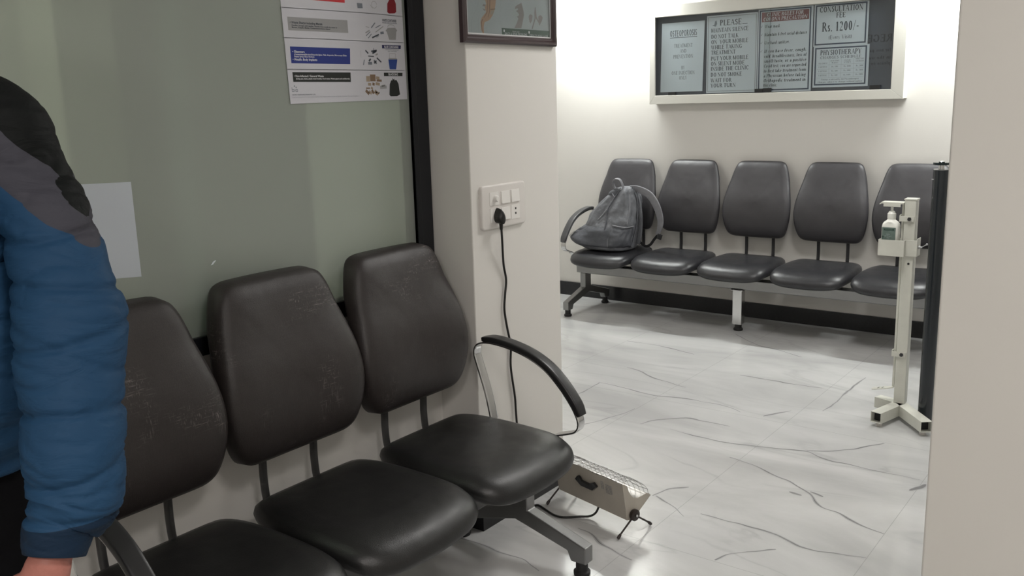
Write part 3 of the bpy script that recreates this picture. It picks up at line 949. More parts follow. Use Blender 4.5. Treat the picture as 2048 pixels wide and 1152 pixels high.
bench('waiting_bench', 'three-seat brown-black leatherette beam bench in the foreground against the frosted glass', 3, (-2.13, 2.194, 0), radians(-90),
      dict(beam='grey_steel', seat='seat_leather', back='brown_leather', stem='grey_steel', arm='chrome', pad='arm_plastic', leg='steel', post='steel'),
      [(-0.215, 'cross'), (1.239, 'cross')], (1.045, -0.012, 0.032, 0.016), (1.02, -0.022))
bench('waiting_bench', 'long five-seat charcoal grey beam bench against the far wall under the notice cabinet', 5, (-1.438, 6.095, 0), radians(180),
      dict(beam='steel', seat='far_seat', back='grey_leather', stem='dark_steel', arm='chrome', pad='arm_grey', leg='steel', post='chrome'),
      [(-0.252, 'cross'), (1.024, 'post'), (2.262, 'cross')])

# ================================================================== LAMPS (fittings)
for i, (x, y, sx, sy, w_, c_) in enumerate(LAMPS):  # invented fittings drawn around the added fill lamps
    where = ['in the middle of the far waiting area', 'over the right end of the far waiting area', 'over the left end of the far waiting area', 'above the foreground bench', 'behind the viewer near the back wall'][i]
    t = thing('added_ceiling_light', 'added square white ceiling fill light ' + where, 'light', (x, y, CEIL), 0, 'added ceiling fill lights')
    b = MB().mat('white_metal')
    for s in (-1, 1):
        b.box(s * sx / 2 - 0.02, s * sx / 2 + 0.02, -sy / 2 - 0.02, sy / 2 + 0.02, -0.02, 0)
        b.box(-sx / 2 + 0.02, sx / 2 - 0.02, s * sy / 2 - 0.02, s * sy / 2 + 0.02, -0.02, 0)
    b.build('frame', t, smooth=0)
    MB().mat('lamp_glow').box(-sx / 2 + 0.02, sx / 2 - 0.02, -sy / 2 + 0.02, sy / 2 - 0.02, -0.012, -0.004).build('diffuser', t, smooth=0)
for (tx, ty, tz, tl), where in zip(TUBES, ('up on the far wall left of the notice cabinet', 'up on the far wall right of the notice cabinet')):
    t = thing('tube_light', 'fluorescent batten with a glowing tube ' + where, 'light', (tx, ty, tz), 0, 'tube lights on the far wall')
    b = MB().mat('white_metal').box(-tl / 2 - 0.03, tl / 2 + 0.03, 0.04, D - ty, -0.03, 0.04)
    for s in (-1, 1):
        b.box(s * (tl / 2 + 0.012) - 0.012, s * (tl / 2 + 0.012) + 0.012, -0.018, 0.06, -0.022, 0.022)
    bevel(b.build('housing', t, smooth=0), 0.004)
    MB().mat('tube_glow').sweep([(-tl / 2, 0, 0), (tl / 2, 0, 0)], 0.013, n=16).build('tube', t)

# ================================================================== NOTICE CABINET
CY = 6.08            # front of the cabinet frame
cab = thing('notice_cabinet', 'shallow white framed wall cabinet with sliding glass doors and clinic notices', 'notice board', (-2.43, D, 1.88))
_off = Vector((-2.43, D, 1.88))


def cloc(mb):
    mb.v = [tuple(Vector(v) - _off) for v in mb.v]
    return mb


X0, X1, Z0, Z1 = -3.316, -1.546, 1.532, 2.222
IX0, IX1, IZ0, IZ1 = -3.272, -1.622, 1.592, 2.142
b = MB().mat('wood_white')
for (a0, a1, c0, c1) in (((X0, Z0), (X1, Z0), (IX1, IZ0), (IX0, IZ0)), ((X1, Z0), (X1, Z1), (IX1, IZ1), (IX1, IZ0)),
                         ((X1, Z1), (X0, Z1), (IX0, IZ1), (IX1, IZ1)), ((X0, Z1), (X0, Z0), (IX0, IZ0), (IX0, IZ1))):
    pl = [(p[0], CY, p[1]) for p in (a0, a1, c0, c1)]
    b.prism(pl, (0, 0.015, 0))
th = 0.018
b.box(X0 + 0.002, X0 + th, CY + 0.014, D, Z0 + 0.002, Z1 - 0.002)
b.box(X1 - th, X1 - 0.002, CY + 0.014, D, Z0 + 0.002, Z1 - 0.002)
b.box(X0 + th, X1 - th, CY + 0.014, D, Z0 + 0.002, Z0 + th)
b.box(X0 + th, X1 - th, CY + 0.014, D, Z1 - th, Z1 - 0.002)
bevel(cloc(b).build('frame', cab, smooth=0), 0.002)
cloc(MB().mat('board').box(X0 + th, X1 - th, 6.128, 6.132, Z0 + th, Z1 - th)).build('back_board', cab, smooth=0)
b = MB().mat('wood_white')
b.box(X0 + th, X1 - th, CY + 0.015, CY + 0.034, IZ0 - 0.016, IZ0 + 0.001).box(X0 + th, X1 - th, CY + 0.015, CY + 0.034, IZ1 - 0.001, IZ1 + 0.014)
cloc(b).build('door_track', cab, smooth=0)
for (a, c, y) in ((IX0 - 0.01, -2.42, CY + 0.018), (-2.46, IX1 + 0.01, CY + 0.025)):
    g = cloc(MB().mat('glass').box(a, c, y, y + 0.0035, IZ0 - 0.004, IZ1 + 0.004)).build('glass_door', cab, smooth=0)
for (a, c, z) in ((-3.165, -3.11, 1.588), (-2.512, -2.455, 1.594), (-2.452, -2.398, 1.596), (-1.752, -1.69, 1.594)):
    q = cloc(MB().mat('rubber').box(a, c, CY + 0.004, CY + 0.0175, z, z + 0.026)).build('door_clip', cab, smooth=0)
# sign reflected in the right glass, painted as mirrored lettering on the board
b = MB().mat('reflection_ink')
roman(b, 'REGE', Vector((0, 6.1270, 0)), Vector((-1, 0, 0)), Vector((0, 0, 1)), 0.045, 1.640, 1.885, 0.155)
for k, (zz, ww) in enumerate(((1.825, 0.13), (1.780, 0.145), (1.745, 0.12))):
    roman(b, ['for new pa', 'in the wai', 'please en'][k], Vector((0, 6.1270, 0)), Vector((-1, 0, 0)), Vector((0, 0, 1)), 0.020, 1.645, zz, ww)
cloc(b).build('painted_sign_reflection', cab, smooth=0)

UX, VZ = Vector((1, 0, 0)), Vector((0, 0, 1))


def sheet(name, label, x0, x1, z0, z1, y=6.1148, key='paper', skew=0.0, group='notices in the wall cabinet'):
    s = MB().mat(key)
    N = 8
    vs, fs = [], []
    for j in range(N + 1):
        for i in range(N + 1):
            u, v = i / N, j / N
            vs.append((x0 + (x1 - x0) * u + skew * (v - 0.5), y - 0.004 * sin(pi * u) * 0.3, z0 + (z1 - z0) * v))
    for j in range(N):
        for i in range(N):
            a = j * (N + 1) + i
            fs.append((a, a + 1, a + N + 2, a + N + 1))
    s.add(vs, fs)
    o = s.build(name, smooth=0)
    so = o.modifiers.new('thickness', 'SOLIDIFY')
    so.thickness = 0.0006
    so.offset = -1
    tag(o, label, 'notice', group)
    return o


def rect(mb, x0, x1, z0, z1, y, w):
    mb.box(x0, x1, y, y + 0.0004, z0, z0 + w).box(x0, x1, y, y + 0.0004, z1 - w, z1)
    mb.box(x0, x0 + w, y, y + 0.0004, z0 + w, z1 - w).box(x1 - w, x1, y, y + 0.0004, z0 + w, z1 - w)


YT = 6.1130
OY = Vector((0, YT, 0))
# 1 OSTEOPOROSIS
p = sheet('notice_sheet', 'plain white OSTEOPOROSIS notice at the far left of the cabinet', -3.238, -2.905, 1.616, 2.098, skew=0.012)
b = MB().mat('ink')
cx = -3.062
roman(b, 'OSTEOPOROSIS', OY, UX, VZ, 0.040, cx, 2.003, 0.212, 'c')
b.box(cx - 0.106, cx + 0.106, YT, YT + 0.0003, 1.992, 1.996)
b.mat('ink_soft')
for s_, z_, w_ in (('TREATMENT', 1.925, 0.145), ('AND', 1.888, 0.052), ('PREVENTION', 1.850, 0.155), ('BY', 1.772, 0.027), ('ONE INJECTION', 1.736, 0.182), ('ONLY', 1.702, 0.062)):
    roman(b, s_, OY, UX, VZ, 0.0245, cx, z_, w_, 'c')
b.build('lettering', p, smooth=0)
# 2 PLEASE
p = sheet('notice_sheet', 'white PLEASE MAINTAIN SILENCE notice, second from the left in the cabinet', -2.882, -2.512, 1.600, 2.125)
b = MB().mat('border_soft')
rect(b, -2.874, -2.520, 1.610, 2.116, YT, 0.0045)
b.mat('ink')
roman(b, 'PLEASE', OY, UX, VZ, 0.036, -2.785, 2.055, 0.160)
b.box(-2.622, -2.585, YT, YT + 0.0003, 2.055, 2.059)
# little hand sign left of the heading
b.mat('ink_soft').add([Vector((-2.842, YT, 2.058)), Vector((-2.815, YT, 2.050)), Vector((-2.806, YT, 2.070)), Vector((-2.812, YT, 2.092)), Vector((-2.822, YT, 2.084)), Vector((-2.826, YT, 2.064))], [(0, 1, 2, 3, 4, 5)])
b.mat('ink')
for s_, z_, w_ in (('MAINTAIN SILENCE', 2.012, 0.272), ('DO NOT TALK', 1.970, 0.202), ('ON  YOUR MOBILE', 1.934, 0.272), ('WHILE TAKING', 1.898, 0.228), ('TREATMENT', 1.862, 0.182),
                   ('PUT YOUR MOBILE', 1.822, 0.276), ('ON SILENT MODE', 1.787, 0.250), ('INSIDE THE CLINIC', 1.752, 0.280), ('DO NOT SMOKE', 1.712, 0.232), ('WAIT FOR', 1.673, 0.158), ('YOUR TURN', 1.638, 0.188)):
    roman(b, s_, OY, UX, VZ, 0.0265, -2.848, z_, w_)
b.build('lettering', p, smooth=0)
# 3 CORONA
p = sheet('notice_sheet', 'white CLINIC RULES FOR CORONA PRECAUTION notice with a maroon heading band in the cabinet', -2.508, -2.137, 1.597, 2.138)
b = MB().mat('border')
rect(b, -2.500, -2.150, 1.606, 2.132, YT, 0.009)
b.mat('maroon').box(-2.484, -2.164, YT, YT + 0.0003, 2.055, 2.118)
b.mat('offset_white')
OF = Vector((0, YT - 0.0004, 0))
roman(b, 'CLINIC RULES FOR', OF, UX, VZ, 0.023, -2.324, 2.090, 0.250, 'c', 0.12)
roman(b, 'CORONA PRECAUTION', OF, UX, VZ, 0.023, -2.324, 2.061, 0.300, 'c', 0.12)
b.mat('ink')
for s_, z_, x_, w_ in (('\u2713', 2.018, -2.492, None), ('Wear mask', 2.016, -2.462, 0.105), ('\u2713', 1.965, -2.490, None), ('Maintain 6 feet social distance', 1.963, -2.462, 0.288),
                       ('\u2713', 1.912, -2.490, None), ('Use hand sanitizer.', 1.910, -2.462, 0.175), ('\u2713', 1.857, -2.490, None), ('If you have fever, cough,', 1.855, -2.462, 0.290),
                       ('cold, breathlessness, loss of', 1.822, -2.462, 0.290), ('smell/taste, or a positive', 1.790, -2.462, 0.290), ('Covid test, you are requested', 1.758, -2.462, 0.290),
                       ('to first take treatment from', 1.726, -2.462, 0.290), ('a Physician before taking', 1.694, -2.462, 0.290), ('Orthopedic treatment in', 1.662, -2.462, 0.290), ('this clinic.', 1.632, -2.462, 0.098)):
    roman(b, s_, OY, UX, VZ, 0.021, x_, z_, w_, 'l', 0.16)
b.build('lettering', p, smooth=0)
# 4 CONSULTATION FEE
p = sheet('notice_sheet', 'white CONSULTATION FEE Rs. 1200/- notice in a thick dark border, upper right in the cabinet', -2.130, -1.786, 1.876, 2.139)
b = MB().mat('border')
rect(b, -2.122, -1.797, 1.884, 2.134, YT, 0.009)
b.mat('ink')
roman(b, 'CONSULTATION', OY, UX, VZ, 0.034, -1.958, 2.088, 0.275, 'c')
roman(b, 'FEE', OY, UX, VZ, 0.030, -1.958, 2.050, 0.060, 'c')
roman(b, 'Rs. 1200/-', OY, UX, VZ, 0.056, -1.958, 1.968, 0.236, 'c')
b.mat('ink_soft')
roman(b, '(Every Visit)', OY, UX, VZ, 0.024, -1.958, 1.918, 0.150, 'c')
b.build('lettering', p, smooth=0)
# 5 PHYSIOTHERAPY
p = sheet('notice_sheet', 'white PHYSIOTHERAPY charges schedule with a ruled table, below the fee notice', -2.126, -1.772, 1.616, 1.8755)
b = MB().mat('border')
rect(b, -2.116, -1.787, 1.629, 1.868, YT, 0.009)
b.mat('ink')
roman(b, 'PHYSIOTHERAPY', OY, UX, VZ, 0.031, -1.950, 1.820, 0.262, 'c')
b.mat('ink_soft')
roman(b, 'CHARGES SCHEDULE', OY, UX, VZ, 0.017, -1.950, 1.796, 0.262, 'c')
for s_, x_, z_, w_ in (('TREATMENT', -2.062, 1.764, 0.058), ('DURATION', -1.985, 1.778, 0.056), ('Rates', -1.985, 1.766, 0.040), ('CLINIC', -1.905, 1.778, 0.044), ('VISIT', -1.905, 1.766, 0.046), ('HOME VISIT', -1.828, 1.784, 0.052), ('CHARGES', -1.828, 1.770, 0.052)):
    roman(b, s_, OY, UX, VZ, 0.008, x_, z_, w_, 'c')
for r_ in range(3):
    z_ = 1.738 - 0.027 * r_
    for s_, x_, w_ in (('1 SITTING', -2.062, 0.056), ('Rs. 500', -1.985, 0.040), ('Rs. 1000', -1.905, 0.044), ('Rs. 2000', -1.828, 0.044)):
        roman(b, s_, OY, UX, VZ, 0.009, x_, z_ + 0.003, w_, 'c')
b.mat('border_soft')
for z_ in (1.757, 1.730, 1.703, 1.676):
    b.box(-2.100, -1.800, YT, YT + 0.0002, z_, z_ + 0.0012)
for x_ in (-2.022, -1.945, -1.866):
    b.box(x_, x_ + 0.0012, YT, YT + 0.0002, 1.676, 1.792)
b.mat('ink_soft')
roman(b, 'Timings as advised by the Physiotherapist', OY, UX, VZ, 0.009, -1.950, 1.661, 0.240, 'c')
roman(b, 'Charges subject to change without notice', OY, UX, VZ, 0.009, -1.950, 1.645, 0.285, 'c')
b.build('lettering', p, smooth=0)

# ================================================================== WASTE POSTER ON THE GLASS
PXP = XL - 0.0110
_k = PXP / -2.236


def W(p, lift=0.0):
    """measured (y, z) -> a point on the poster sheet"""
    return Vector((PXP + 0.0008 + lift, p[0] * _k, 1.6 + (p[1] - 1.6) * _k))


po = MB().mat('poster')
tl_, tr_, br_, bl_ = (1.832, 2.33), (2.356, 2.33), (2.3655, 1.609), (1.8535, 1.604)
N = 10
vs, fs = [], []
for j in range(N + 1):
    for i in range(N + 1):
        u, v = i / N, j / N
        y = (bl_[0] * (1 - u) + br_[0] * u) * (1 - v) + (tl_[0] * (1 - u) + tr_[0] * u) * v
        z = (bl_[1] * (1 - u) + br_[1] * u) * (1 - v) + (tl_[1] * (1 - u) + tr_[1] * u) * v
        q = W((y, z))
        vs.append((q.x, q.y, q.z))
for j in range(N):
    for i in range(N):
        a = j * (N + 1) + i
        fs.append((a, a + 1, a + N + 2, a + N + 1))
po.add(vs, fs)
poster = po.build('waste_poster', smooth=0)
so = poster.modifiers.new('thickness', 'SOLIDIFY')
so.thickness = 0.0007
tag(poster, 'glossy white biomedical waste segregation poster taped to the frosted glass', 'poster')


def poly(mb, key, P, lift=0.0008):
    mb.mat(key)
    mb.add([W(q, lift) for q in P], [tuple(range(len(P)))])


b = MB()
for a in (([(1.847,1.884),(2.015,1.885),(2.206,1.886),(2.355,1.884)]), ([(1.848,1.797),(2.007,1.798),(2.17,1.797),(2.357,1.797)]), ([(1.851,1.705),(2.079,1.705),(2.358,1.705)])):
    b.mat('line_print')
    for q, r in zip(a, a[1:]):
        b.add([W(q, 0.0007), W(r, 0.0007), W((r[0], r[1] + 0.0016), 0.0007), W((q[0], q[1] + 0.0016), 0.0007)], [(0, 1, 2, 3)])
poly(b, 'red', [(1.868, 1.913), (2.101, 1.913), (2.102, 1.962), (1.868, 1.962)])
poly(b, 'grey_print', [(1.865, 1.859), (2.107, 1.86), (2.108, 1.821), (1.866, 1.82)])
poly(b, 'blue', [(1.867, 1.773), (2.111, 1.773), (2.108, 1.724), (1.868, 1.724)])
poly(b, 'black_print', [(1.869, 1.698), (2.107, 1.698), (2.106, 1.668), (1.87, 1.669)])
poly(b, 'dark_red', [(2.301, 1.934), (2.31, 1.939), (2.321, 1.94), (2.328, 1.935), (2.333, 1.924), (2.333, 1.898), (2.325, 1.893), (2.297, 1.891), (2.29, 1.895), (2.292, 1.922)])
poly(b, 'grey_print', [(2.288, 1.844), (2.324, 1.846), (2.333, 1.837), (2.328, 1.833), (2.324, 1.807), (2.292, 1.806), (2.282, 1.832), (2.276, 1.834)])
poly(b, 'blue2', [(2.283, 1.741), (2.326, 1.742), (2.318, 1.709), (2.287, 1.709)])
poly(b, 'grey_print', [(2.286, 1.746), (2.324, 1.746), (2.326, 1.742), (2.283, 1.741)])
poly(b, 'black_print', [(2.291, 1.673), (2.317, 1.674), (2.326, 1.661), (2.328, 1.642), (2.331, 1.626), (2.316, 1.62), (2.285, 1.62), (2.279, 1.625), (2.283, 1.66)])
poly(b, 'black_print', [(2.296, 1.681), (2.302, 1.676), (2.308, 1.679), (2.306, 1.673), (2.298, 1.673)])
poly(b, 'navy', [(2.256, 1.788), (2.347, 1.789), (2.345, 1.777), (2.256, 1.777)])
poly(b, 'black_print', [(2.258, 1.698), (2.348, 1.698), (2.347, 1.687), (2.258, 1.687)])
poly(b, 'ink_soft', [(2.153, 1.916), (2.177, 1.916), (2.178, 1.901), (2.155, 1.9)])


def pline(mb, key, P, w=0.0018, lift=0.0008):
    mb.mat(key)
    for q, r in zip(P, P[1:]):
        d = Vector((r[0] - q[0], r[1] - q[1]))
        n = Vector((-d.y, d.x)).normalized() * w / 2
        mb.add([W((q[0] + n.x, q[1] + n.y), lift), W((q[0] - n.x, q[1] - n.y), lift), W((r[0] - n.x, r[1] - n.y), lift), W((r[0] + n.x, r[1] + n.y), lift)], [(0, 1, 2, 3)])


pline(b, 'grey_print', [(2.288, 1.846), (2.291, 1.853), (2.303, 1.855), (2.317, 1.854), (2.32, 1.848)])
pline(b, 'line_print', [(2.288, 1.745), (2.29, 1.761), (2.318, 1.761), (2.318, 1.746)])
for q, r, k_, w_ in (((2.211, 1.841), (2.23, 1.858), 'ink_soft', 0.004), ((2.231, 1.842), (2.255, 1.852), 'ink_soft', 0.003), ((2.23, 1.828), (2.267, 1.848), 'grey_print', 0.003), ((2.184, 1.824), (2.203, 1.833), 'grey_print', 0.004),
                     ((2.186, 1.815), (2.206, 1.829), 'ink_soft', 0.003), ((2.195, 1.808), (2.211, 1.822), 'ink_soft', 0.003), ((2.213, 1.810), (2.245, 1.821), 'ink', 0.005), ((2.187, 1.844), (2.202, 1.842), 'grey_print', 0.002),
                     ((2.252, 1.826), (2.268, 1.828), 'ink_soft', 0.008), ((2.232, 1.812), (2.243, 1.815), 'ink_soft', 0.002),
                     ((2.179, 1.769), (2.191, 1.759), 'ink', 0.005), ((2.205, 1.766), (2.231, 1.770), 'ink', 0.005), ((2.210, 1.760), (2.229, 1.768), 'ink', 0.006), ((2.216, 1.764), (2.217, 1.777), 'ink', 0.002), ((2.190, 1.751), (2.216, 1.750), 'ink', 0.003),
                     ((2.229, 1.746), (2.249, 1.732), 'ink', 0.005), ((2.188, 1.728), (2.206, 1.728), 'ink_soft', 0.009), ((2.192, 1.735), (2.201, 1.742), 'ink', 0.006), ((2.215, 1.728), (2.227, 1.737), 'ink_soft', 0.006), ((2.215, 1.738), (2.227, 1.727), 'ink_soft', 0.006),
                     ((2.166, 1.722), (2.172, 1.739), 'ink_soft', 0.004), ((2.224, 1.755), (2.235, 1.759), 'grey_print', 0.005), ((2.157, 1.745), (2.158, 1.768), 'line_print', 0.001),
                     ((2.175, 1.678), (2.192, 1.678), 'tan_print', 0.018), ((2.193, 1.681), (2.218, 1.681), 'brown_print', 0.022), ((2.220, 1.682), (2.236, 1.680), 'tan_print', 0.009), ((2.222, 1.673), (2.246, 1.672), 'brown_print', 0.007),
                     ((2.182, 1.661), (2.196, 1.660), 'tan_print', 0.009), ((2.202, 1.662), (2.212, 1.660), 'brown_print', 0.009), ((2.217, 1.663), (2.236, 1.660), 'tan_print', 0.009),
                     ((2.170, 1.641), (2.185, 1.629), 'brown_print', 0.010), ((2.172, 1.648), (2.190, 1.648), 'brown_print', 0.004), ((2.184, 1.638), (2.196, 1.630), 'tan_print', 0.009), ((2.198, 1.642), (2.206, 1.630), 'brown_print', 0.009), ((2.194, 1.650), (2.203, 1.646), 'tan_print', 0.007),
                     ((2.210, 1.638), (2.226, 1.628), 'tan_print', 0.013), ((2.214, 1.636), (2.222, 1.632), 'brown_print', 0.005), ((2.226, 1.628), (2.233, 1.634), 'brown_print', 0.004),
                     ((2.237, 1.650), (2.268, 1.651), 'line_print', 0.010), ((2.244, 1.655), (2.262, 1.657), 'grey_print', 0.005),
                     ((2.197, 1.933), (2.205, 1.938), 'blue2', 0.006), ((2.178, 1.925), (2.186, 1.936), 'grey_print', 0.0015), ((2.211, 1.915), (2.222, 1.903), 'grey_print', 0.0015)):
    pline(b, k_, [q, r], w_)
pline(b, 'grey_print', [(2.230 + 0.012 * cos(a * 0.5), 1.915 + 0.011 * sin(a * 0.5)) for a in range(13)], 0.0014)
# company mark, lower left
pline(b, 'ink_soft', [(1.863, 1.653), (1.863, 1.640), (1.870, 1.640), (1.870, 1.647), (1.863, 1.647)], 0.0018)
pline(b, 'ink_soft', [(1.874, 1.647), (1.874, 1.640)], 0.0018)
pline(b, 'ink_soft', [(1.878, 1.640), (1.884, 1.640), (1.884, 1.647), (1.878, 1.647), (1.878, 1.640)], 0.0018)
poly(b, 'ink_soft', [(1.870, 1.656), (1.874, 1.660), (1.876, 1.654)])
poly(b, 'ink_soft', [(1.876, 1.652), (1.881, 1.656), (1.881, 1.650)])
OP = Vector((PXP + 0.0020, 0, 1.6 - 1.6 * _k))
UP, VP = Vector((0, _k, 0)), Vector((0, 0, _k))
b.mat('ink')
sans(b, '\u2022 Waste Sharps including Metals', OP, UP, VP, 0.0065, 1.873, 1.8405, 0.128)
sans(b, 'Needles, Syringes with needles, Needles from needle tip cutter or', OP, UP, VP, 0.0042, 1.880, 1.8335, 0.182)
sans(b, 'Burner, Scalpels, Blades, Contaminated sharp objects', OP, UP, VP, 0.0042, 1.880, 1.8275, 0.152)
sans(b, 'WHITE CONTAINER', OP, UP, VP, 0.0080, 2.263, 1.8640, 0.068)
b.mat('ink_soft')
sans(b, 'PUNCTURE / TAMPER PROOF CONTAINER', OP, UP, VP, 0.0030, 2.263, 1.8585, 0.070)
sans(b, 'PUNCTURE PROOF AND LEAK PROOF', OP, UP, VP, 0.0030, 2.271, 1.7720, 0.064)
sans(b, 'BOX / CONTAINER', OP, UP, VP, 0.0030, 2.283, 1.7665, 0.042)
sans(b, 'BIOTIC WASTE SOLUTIONS PVT. LTD.', OP, UP, VP, 0.0036, 1.863, 1.6290, 0.092)
sans(b, 'Plot No. Industrial Area, New Delhi. Common Bio-Medical Waste Treatment Facility. Customer care and complaints', OP, UP, VP, 0.0022, 1.863, 1.6225, 0.272, bold=0)
b.mat('offset_white')
sans(b, '\u2022 Glassware', OP, UP, VP, 0.0065, 1.874, 1.7555, 0.048)
sans(b, '(Contaminated/Broken/Discarded glass, Vials, Ampoules, Microscope Slides', OP, UP, VP, 0.0045, 1.881, 1.7485, 0.213)
sans(b, 'Empty Syrup Glass Bottles)', OP, UP, VP, 0.0045, 1.881, 1.7420, 0.078)
sans(b, '\u2022 Metallic Body Implants', OP, UP, VP, 0.0065, 1.874, 1.7325, 0.096)
sans(b, '\u2022 Non-Infected / General Waste', OP, UP, VP, 0.0060, 1.874, 1.6835, 0.118)
sans(b, '(Using can, waste, plastic water bottles, Food waste, Waste papers and cardboards)', OP, UP, VP, 0.0042, 1.881, 1.6765, 0.220)
sans(b, 'BLUE CONTAINER', OP, UP, VP, 0.0070, 2.301, 1.7790, 0.068, 'c')
sans(b, 'BLACK BAG', OP, UP, VP, 0.0070, 2.302, 1.6895, 0.045, 'c')
b.build('printing', poster, smooth=0)

# blank sheet and a torn scrap of tape on the glass
gx = XL - 0.0115
s_ = MB().mat('blank_paper').add([(gx, 1.010, 1.190), (gx, 1.318, 1.162), (gx, 1.318, 1.415), (gx, 1.010, 1.428)], [(0, 1, 2, 3)])
o = s_.build('blank_sheet', smooth=0)
o.modifiers.new('thickness', 'SOLIDIFY').thickness = 0.0008
tag(o, 'blank bluish white sheet stuck on the frosted glass beside the standing person', 'paper')
s_ = MB().mat('paper').add([(gx + 0.002, 1.533, 1.158), (gx + 0.002, 1.540, 1.159), (gx + 0.002, 1.552, 1.169), (gx + 0.002, 1.549, 1.170), (gx + 0.002, 1.541, 1.167)], [(0, 1, 2, 3, 4)])
o = s_.build('tape_scrap', smooth=0)
o.modifiers.new('thickness', 'SOLIDIFY').thickness = 0.0006
tag(o, 'tiny white scrap of tape left on the frosted glass above the middle backrest', 'tape')

# ================================================================== ANATOMY CHART IN A FRAME ON THE PILLAR
CH = thing('framed_chart', 'spine anatomy chart under glass in a dark maroon frame on the pillar', 'picture', (XP, 2.735, 2.10))
_oc = Vector((XP, 2.735, 2.10))


def ch(mb):
    mb.v = [tuple(Vector(v) - _oc) for v in mb.v]
    return mb


xf = XP + 0.022
y0, y1, z0, z1 = 2.452, 3.010, 1.7915, 2.42
iy0, iy1, iz0 = 2.484, 2.984, 1.819
b = MB().mat('frame_wood')
prof = [(0.0, 0.0), (0.0, 0.016), (0.006, 0.022), (0.014, 0.022), (0.020, 0.015), (0.026, 0.015), (0.030, 0.010), (0.030, 0.0)]
cor = [(y0, z0, 1, 1), (y1, z0, -1, 1), (y1, z1, -1, -1), (y0, z1, 1, -1), (y0, z0, 1, 1)]
b.rings([[(XP + h, cy + sy_ * d, cz + sz_ * d) for d, h in prof] for cy, cz, sy_, sz_ in cor], cap=False)
ch(b).build('frame', CH, smooth=30)
b = MB().mat('silver_edge')
b.rings([[(XP + h, cy + sy_ * d, cz + sz_ * d) for d, h in ((0.0300, 0.0), (0.0300, 0.0102), (0.034, 0.0102), (0.034, 0.0))] for cy, cz, sy_, sz_ in cor], cap=False)
ch(b).build('fillet', CH, smooth=0)
ch(MB().mat('chart').box(XP + 0.001, XP + 0.004, y0 + 0.03, y1 - 0.03, z0 + 0.03, z1 - 0.03)).build('chart_sheet', CH, smooth=0)
XC = XP + 0.0045
_kc = XC / -2.045


def WC(p, l=0.0):
    return Vector((XC + l, p[0] * _kc, 1.6 + (p[1] - 1.6) * _kc))


b = MB()


def cpoly(key, P, l=0.0):
    b.mat(key).add([WC(q, l) for q in P], [tuple(range(len(P)))])


cpoly('bone_print', [(2.562, 2.02), (2.577, 1.936), (2.582, 1.924), (2.573, 1.912), (2.580, 1.896), (2.555, 1.877), (2.547, 1.862), (2.55, 1.834), (2.56, 1.823), (2.575, 1.81), (2.565, 1.825), (2.564, 1.848), (2.57, 1.862), (2.598, 1.871), (2.615, 1.886), (2.624, 1.898), (2.633, 1.919), (2.637, 1.94), (2.640, 2.02)])
for q in ([(2.558, 1.96), (2.580, 1.955), (2.578, 1.936), (2.562, 1.935)], [(2.565, 1.923), (2.579, 1.921), (2.574, 1.915), (2.561, 1.915)], [(2.56, 1.908), (2.578, 1.904), (2.57, 1.899)]):
    cpoly('bone_grey', q, 0.0003)
for q in ([(2.604, 1.905), (2.631, 1.908), (2.632, 1.911), (2.604, 1.908)], [(2.603, 1.938), (2.636, 1.940), (2.636, 1.943), (2.603, 1.941)], [(2.598, 2.0), (2.602, 2.0), (2.606, 1.94), (2.601, 1.90), (2.590, 1.878), (2.588, 1.879), (2.597, 1.90), (2.600, 1.94)],
          [(2.556, 1.872), (2.550, 1.860), (2.553, 1.830), (2.556, 1.829), (2.554, 1.860), (2.561, 1.872)], [(2.588, 1.99), (2.591, 1.99), (2.592, 1.93), (2.586, 1.895), (2.567, 1.876), (2.566, 1.878), (2.583, 1.896), (2.589, 1.93)]):
    cpoly('bone_dark', q, 0.0005)
cpoly('tan_print', [(2.607, 1.903), (2.626, 1.905), (2.620, 1.893), (2.609, 1.888), (2.603, 1.892)], 0.0004)
cpoly('bone_grey', [(2.747, 1.915), (2.750, 1.925), (2.763, 1.931), (2.788, 1.940), (2.798, 1.916), (2.802, 1.899), (2.79, 1.865), (2.783, 1.851), (2.741, 1.85), (2.755, 1.866), (2.767, 1.884), (2.758, 1.890), (2.772, 1.896), (2.766, 1.904), (2.754, 1.909), (2.766, 1.915), (2.764, 1.920)])
cpoly('bone_grey', [(2.83, 1.894), (2.836, 1.901), (2.843, 1.903), (2.855, 1.899), (2.851, 1.881), (2.841, 1.87), (2.835, 1.876)])
cpoly('bone_grey', [(2.892, 1.897), (2.903, 1.903), (2.911, 1.902), (2.921, 1.895), (2.914, 1.881), (2.897, 1.864), (2.892, 1.881)])
cpoly('bone_grey', [(2.871, 1.929), (2.875, 1.930), (2.881, 1.895), (2.904, 1.870), (2.900, 1.868), (2.875, 1.890), (2.853, 1.850), (2.848, 1.852), (2.868, 1.890), (2.867, 1.910)], 0.0003)
cpoly('green_print', [(2.665, 1.847), (2.986, 1.848), (2.986, 1.808), (2.668, 1.808)], 0.0004)
b.mat('border_soft')
for P in ([(2.539, 1.99), (2.539, 1.934), (2.533, 1.909), (2.508, 1.884), (2.496, 1.86), (2.495, 1.832), (2.499, 1.812)], [(2.541, 1.886), (2.534, 1.865), (2.534, 1.837), (2.537, 1.829)], [(2.66, 1.99), (2.664, 1.93), (2.655, 1.88), (2.665, 1.85)]):
    for q, r in zip(P, P[1:]):
        b.add([WC(q), WC(r), WC((r[0] + 0.002, r[1])), WC((q[0] + 0.002, q[1]))], [(0, 1, 2, 3)])
OC = Vector((XC + 0.0008, 0, 1.6 - 1.6 * _kc))
b.mat('chart')
UC, VC = Vector((0, _kc, 0)), Vector((0, 0, _kc))
sans(b, 'BACK & SPINE PROBLEMS', OC, UC, VC, 0.008, 2.683, 1.8250, 0.134)
